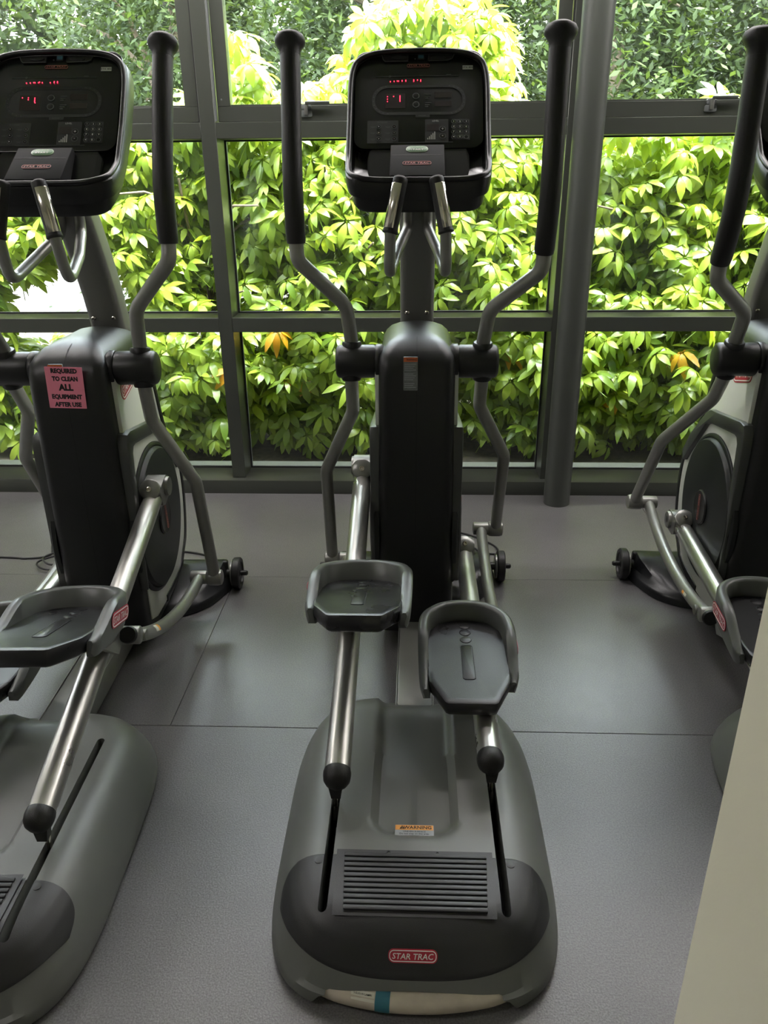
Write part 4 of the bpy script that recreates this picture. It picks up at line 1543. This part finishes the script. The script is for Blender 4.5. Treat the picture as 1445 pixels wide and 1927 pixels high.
# ------------------------------------------------------------------ outdoors
YO = YG + 0.10
o = slab('ground_outside', (-16, YO, -0.30), (16, 26, -0.06), M_SOIL); tag(o, 'dark soil bed outside the window', 'ground')
o = slab('ground_ledge', (XL - 1, YO - 0.06, -0.10), (XR + 1, YO + 0.055, 0.050), M_LEDGE); tag(o, 'pale stone ledge outside under the glazing', 'ledge')
o = slab('ground_road', (-16, 8.6, -0.30), (-1.2, 13.2, -0.035), M_ROAD); tag(o, 'pale grey roadway seen through the gap in the shrubs', 'road')
for yk in (8.45, 13.2):
    o = slab('ground_kerb', (-16, yk, -0.30), (-1.0, yk + 0.16, 0.06), M_KERB)
    tag(o, 'pale concrete kerb along the roadway', 'kerb', 'kerbs of the roadway')


def hill():
    g = G()
    n = 24
    rows = []
    for j in range(9):
        y = 14.5 + j * 1.6
        rows.append([g.bm.verts.new((-22 + 44 * i / n, y, -0.1 + 0.06 * j * j + 0.15 * sin(i * 1.3 + j))) for i in range(n + 1)])
    k = g.mi(M_GRASS)
    for a, b in zip(rows, rows[1:]):
        for i in range(n): g.face((a[i], a[i + 1], b[i + 1], b[i]), k)
    tag(g.build('ground_bank'), 'rising bank of ground cover behind the trees', 'bank', kind='structure')


hill()


def palmate(nl, length, width, droop, seed):
    """one umbrella leaf: nl leaflets round a hub plus its stalk; +Z is up"""
    r = random.Random(seed)
    vs, fs = [], []
    for k in range(nl):
        a = 2 * pi * k / nl + r.uniform(-0.15, 0.15)
        L = length * r.uniform(0.72, 1.08); W = width * r.uniform(0.85, 1.15)
        dr = droop * r.uniform(0.7, 1.3)
        c, s_ = cos(a), sin(a)
        st = [(0.10, 0.06), (0.28, 0.62), (0.50, 1.0), (0.74, 0.85), (0.92, 0.35), (1.0, 0.02)]
        base = len(vs)
        for t, w in st:
            th = dr * t
            rad = L * (t - 0.18 * dr * t * t)
            z = -L * (0.55 * dr * t * t) + 0.012
            hw = W * 0.5 * w
            for q in (-1, 0, 1):
                zz = z + (abs(q) * 0.18 * hw)
                vs.append((c * rad - s_ * q * hw, s_ * rad + c * q * hw, zz))
        for i in range(len(st) - 1):
            b = base + 3 * i
            fs.append((b, b + 1, b + 4, b + 3)); fs.append((b + 1, b + 2, b + 5, b + 4))
    # stalk
    base = len(vs)
    for z, q in ((0.012, 0.0022), (-0.13, 0.0028)):
        for k in range(3):
            a = 2 * pi * k / 3
            vs.append((q * cos(a), q * sin(a) + (0.05 if z < 0 else 0), z))
    for k in range(3):
        j = (k + 1) % 3
        fs.append((base + k, base + j, base + 3 + j, base + 3 + k))
    return np.array(vs), np.array(fs)


LEAFV = [palmate(random.Random(i).choice([7, 8, 8, 9]), 0.132, 0.039, [0.6, 0.8, 1.0, 1.2, 1.45, 0.9][i], i) for i in range(6)]


def np_mesh(name, V_, F_, mats, mi=None, smooth_=True):
    me = bpy.data.meshes.new(name)
    nv, nf = len(V_), len(F_)
    k = F_.shape[1]
    me.vertices.add(nv); me.loops.add(nf * k); me.polygons.add(nf)
    me.vertices.foreach_set('co', np.asarray(V_, dtype=np.float32).ravel())
    me.loops.foreach_set('vertex_index', np.asarray(F_, dtype=np.int32).ravel())
    me.polygons.foreach_set('loop_start', np.arange(0, nf * k, k, dtype=np.int32))
    me.polygons.foreach_set('loop_total', np.full(nf, k, dtype=np.int32))
    for m in mats: me.materials.append(m)
    if mi is not None: me.polygons.foreach_set('material_index', np.asarray(mi, dtype=np.int32))
    me.polygons.foreach_set('use_smooth', np.full(nf, smooth_, dtype=bool))
    me.update(); me.validate()
    return me


LEAFM = [np_mesh('leaf', v, f, [M_LEAF]) for v, f in LEAFV]
LEAFMY = np_mesh('leaf', *LEAFV[4], [M_LEAFY])


def crown_top(x):
    """height of the shrub mass along the window"""
    pts = [(-5, 2.2), (-3.2, 1.75), (-2.4, 1.65), (-1.7, 1.85), (-1.35, 1.95), (-1.2, 2.28), (-1.0, 2.22), (-0.9, 1.92), (-0.65, 1.98), (-0.5, 2.10), (-0.4, 2.28), (-0.2, 2.42), (0.1, 2.42), (0.4, 2.46), (0.55, 2.25), (0.66, 1.84), (1.0, 1.78), (1.6, 1.78), (1.85, 1.95), (2.05, 1.80), (3.0, 1.85), (5, 2.2)]
    for a, b in zip(pts, pts[1:]):
        if a[0] <= x <= b[0]:
            u = (x - a[0]) / (b[0] - a[0]); return a[1] + (b[1] - a[1]) * u
    return 1.9


def rot_to(nrm, spin):
    z = Vector(nrm).normalized()
    q = Vector((0, 0, 1)).rotation_difference(z)
    return (q.to_matrix() @ Matrix.Rotation(spin, 3, 'Z'))


SHRUBS = [(-4.2, 'umbrella-leaf shrub outside, beyond the gap that shows the roadway'), (-1.35, 'umbrella-leaf shrub outside, behind the trainer with the pink sign'), (0.1, 'umbrella-leaf shrub outside, behind the middle trainer'), (1.45, 'umbrella-leaf shrub outside, just beyond the round steel column'), (3.4, 'umbrella-leaf shrub outside, behind the trainer half hidden by the cream wall')]
leaves = [[] for _ in SHRUBS]
N_TRY = 9500
for i in range(N_TRY):
    y = 4.22 + abs(rng.normal(0, 0.55)) + 0.1 * rng.random()
    hw = 0.60 * y + 0.5
    x = rng.uniform(-hw, hw)
    top = crown_top(x * 4.9 / y) * (0.82 + 0.18 * y / 4.9)
    z = 0.02 + (top - 0.02) * rng.random()
    lump = 0.30 * sin(2.7 * x + 1.3) * sin(3.4 * z + 0.6) + 0.20 * sin(6.1 * x + 2.0 * z) + 0.0
    yy = y + 0.32 * lump + 0.24 * max(0, z - 0.3) + (0.10 if z < 0.4 else 0)
    if yy < 4.14: yy = 4.14 + 0.1 * rng.random()
    if -0.53 < x / yy < -0.355 and 0.50 < z < 1.07 + 0.1 * sin(9 * x): continue
    k = min(range(len(SHRUBS)), key=lambda q: abs(SHRUBS[q][0] - x))
    front = (yy - 4.15) / 1.5
    nrm = (rng.normal(0, 0.38), -0.55 + rng.normal(0, 0.35) + 0.25 * (front > 0.5), 0.78 + rng.normal(0, 0.22))
    sc = rng.uniform(0.75, 1.2)
    leaves[k].append((x, yy, z, nrm, rng.uniform(0, 6.28), sc, int(rng.integers(0, 6)), rng.random()))

for k, (sx0, lab) in enumerate(SHRUBS):
    root = empty('umbrella_shrub', (sx0, 4.95, -0.06))
    tag(root, 'bright green ' + lab, 'shrub', 'umbrella shrubs outside the window')
    org = Vector((sx0, 4.95, -0.06))
    clo = ((SHRUBS[k - 1][0] + sx0) / 2 - sx0 if k else -1.5) + 0.06
    chi = ((SHRUBS[k + 1][0] + sx0) / 2 - sx0 if k + 1 < len(SHRUBS) else 1.5) - 0.06
    g = G()
    for b in range(6):
        a = random.uniform(-1, 1)
        p = [Vector((random.uniform(-0.2, 0.2), random.uniform(-0.2, 0.25), -0.05)) + Vector((0, 0, 0))]
        for q in range(1, 6):
            p.append(Vector((p[0].x + a * 0.16 * q + random.uniform(-0.06, 0.06), p[0].y + random.uniform(-0.08, 0.08) - 0.02 * q, 0.31 * q)))
        for q_ in p: q_.x = max(clo, min(chi, q_.x))
        pts = catmull(p, 4)
        g.tube(pts, [0.022 * (1 - 0.7 * i / (len(pts) - 1)) for i in range(len(pts))], M_BARK, 7)
        for q in range(5):
            st = pts[random.randrange(4, len(pts) - 2)]
            e = st + Vector((random.uniform(-0.45, 0.45), random.uniform(-0.4, 0.2), random.uniform(0.05, 0.25)))
            e.x = max(clo, min(chi, e.x))
            g.tube([st, (st + e) / 2 + Vector((0, 0, 0.04)), e], [0.010, 0.008, 0.005], M_BARK, 6)
    g.build('stem', root)
    L = sorted(leaves[k], key=lambda t: t[1])
    # the ones that show largest: nearest to the glass and not too low
    nobj = 130 if k in (1, 2, 3) else 60
    vis = [t for t in L if 0.05 < t[2] < 2.3 and abs(t[0] / t[1]) < 0.56]
    single = set(id(t) for t in vis[:nobj])
    Vs, Fs, n0 = [], [], 0
    for t in L:
        x, y, z, nrm, spin, sc, vi, rv = t
        R = rot_to(nrm, spin)
        if id(t) in single:
            o = bpy.data.objects.new('leaf', LEAFMY if rv < 0.02 else LEAFM[vi])
            COL.objects.link(o)
            o.parent = root
            M4 = R.to_4x4(); M4.translation = Vector((x, y, z)) - org
            o.matrix_basis = M4 @ Matrix.Scale(sc, 4)
        else:
            v, f = LEAFV[vi]
            A = np.array(R) * sc
            Vs.append(v @ A.T + np.array((x - org.x, y - org.y, z - org.z))); Fs.append(f + n0); n0 += len(v)
    me = np_mesh('foliage', np.concatenate(Vs), np.concatenate(Fs), [M_LEAF])
    o = bpy.data.objects.new('foliage', me); COL.objects.link(o); o.parent = root; o['kind'] = 'stuff'

# trees further back
def tree(x, y, h, rad, nleaf, lsize, lab, grp, seed, xlo=-99.0, xhi=99.0):
    r = random.Random(seed)
    R = np.random.default_rng(seed)
    root = empty('tree', (x, y, -0.08))
    tag(root, lab, 'tree', grp)
    g = G()
    tr = [Vector((0, 0, -0.1))]
    for q in range(1, 7):
        tr.append(Vector((r.uniform(-0.25, 0.25), r.uniform(-0.2, 0.2), h * 0.8 * q / 6)))
    pts = catmull(tr, 4)
    g.tube(pts, [0.15 * (1 - 0.75 * i / (len(pts) - 1)) for i in range(len(pts))], M_BARK, 9)
    g.build('trunk', root)
    g = G()
    tips = []
    for b in range(16):
        st = pts[r.randrange(4, len(pts) - 1)]
        a = r.uniform(0, 6.28)
        ln = rad * r.uniform(0.5, 1.0)
        e = st + Vector((cos(a) * ln, sin(a) * ln * 0.8, r.uniform(-0.3, 0.8)))
        e.x = max(xlo - x + 0.12, min(xhi - x - 0.12, e.x))
        mid = (st + e) / 2 + Vector((r.uniform(-0.08, 0.08), 0, r.uniform(0.05, 0.25)))
        g.tube([st, mid, e], [0.035, 0.025, 0.010], M_BARK, 6)
        tips += [mid, e]
    g.build('branches', root)
    ncl = 150
    C = []
    for _ in range(ncl):
        th = r.uniform(0, 6.28); ph = r.uniform(-1, 1)
        rr = rad * r.uniform(0.55, 1.0)
        C.append((cos(th) * rr * sqrt(1 - ph * ph * 0.8), sin(th) * rr * 0.85 * sqrt(1 - ph * ph * 0.8), h * 0.50 + ph * h * 0.47))
    C = np.array(C + [tuple(t) for t in tips])
    want = nleaf
    idx = R.integers(0, len(C), 3 * want)
    P = C[idx] + R.normal(0, 1, (3 * want, 3)) * np.array([0.26, 0.26, 0.20])
    wave = 0.05 * np.sin(3.1 * P[:, 2]) + 0.03 * np.sin(7.0 * P[:, 2] + 1.0)
    P = P[(P[:, 0] + x > xlo + wave + lsize) & (P[:, 0] + x < xhi + wave - lsize)][:want]
    nleaf = len(P)
    P[:, 2] = np.maximum(P[:, 2], 0.05)
    # leaf quads: a diamond with random orientation, facing rather upwards
    nrm = R.normal(0, 0.55, (nleaf, 3)) + np.array([0, -0.25, 0.8])
    nrm /= np.linalg.norm(nrm, axis=1)[:, None]
    t = R.normal(0, 1, (nleaf, 3)); t -= nrm * (t * nrm).sum(1)[:, None]; t /= np.linalg.norm(t, axis=1)[:, None]
    b = np.cross(nrm, t)
    sz = (lsize * R.uniform(0.7, 1.25, nleaf))[:, None]
    V4 = np.stack([P - t * sz, P + b * sz * 0.42 + t * sz * 0.1, P + t * sz, P - b * sz * 0.42 + t * sz * 0.1], 1).reshape(-1, 3)
    F4 = np.arange(nleaf * 4).reshape(-1, 4)
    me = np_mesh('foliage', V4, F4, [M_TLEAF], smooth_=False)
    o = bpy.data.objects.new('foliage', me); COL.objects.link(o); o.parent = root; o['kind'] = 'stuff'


TL = 'tall dark small-leaved tree standing behind the bright umbrella shrubs'
def tree_row(rows, lsize, lab, grp, seed):
    for q, (x, y, h, rad, n) in enumerate(rows):
        lo = (rows[q - 1][0] + x) / 2 if q else -99.0
        hi = (rows[q + 1][0] + x) / 2 if q + 1 < len(rows) else 99.0
        tree(x, y, h, rad, n, lsize, lab, grp, seed + q, lo, hi)


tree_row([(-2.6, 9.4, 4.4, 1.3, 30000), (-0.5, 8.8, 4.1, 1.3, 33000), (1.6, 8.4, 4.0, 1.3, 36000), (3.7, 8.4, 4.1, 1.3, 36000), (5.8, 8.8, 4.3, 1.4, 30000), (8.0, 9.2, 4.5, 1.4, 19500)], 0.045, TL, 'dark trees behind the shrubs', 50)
TF = 'broad dark tree on the bank far behind the window'
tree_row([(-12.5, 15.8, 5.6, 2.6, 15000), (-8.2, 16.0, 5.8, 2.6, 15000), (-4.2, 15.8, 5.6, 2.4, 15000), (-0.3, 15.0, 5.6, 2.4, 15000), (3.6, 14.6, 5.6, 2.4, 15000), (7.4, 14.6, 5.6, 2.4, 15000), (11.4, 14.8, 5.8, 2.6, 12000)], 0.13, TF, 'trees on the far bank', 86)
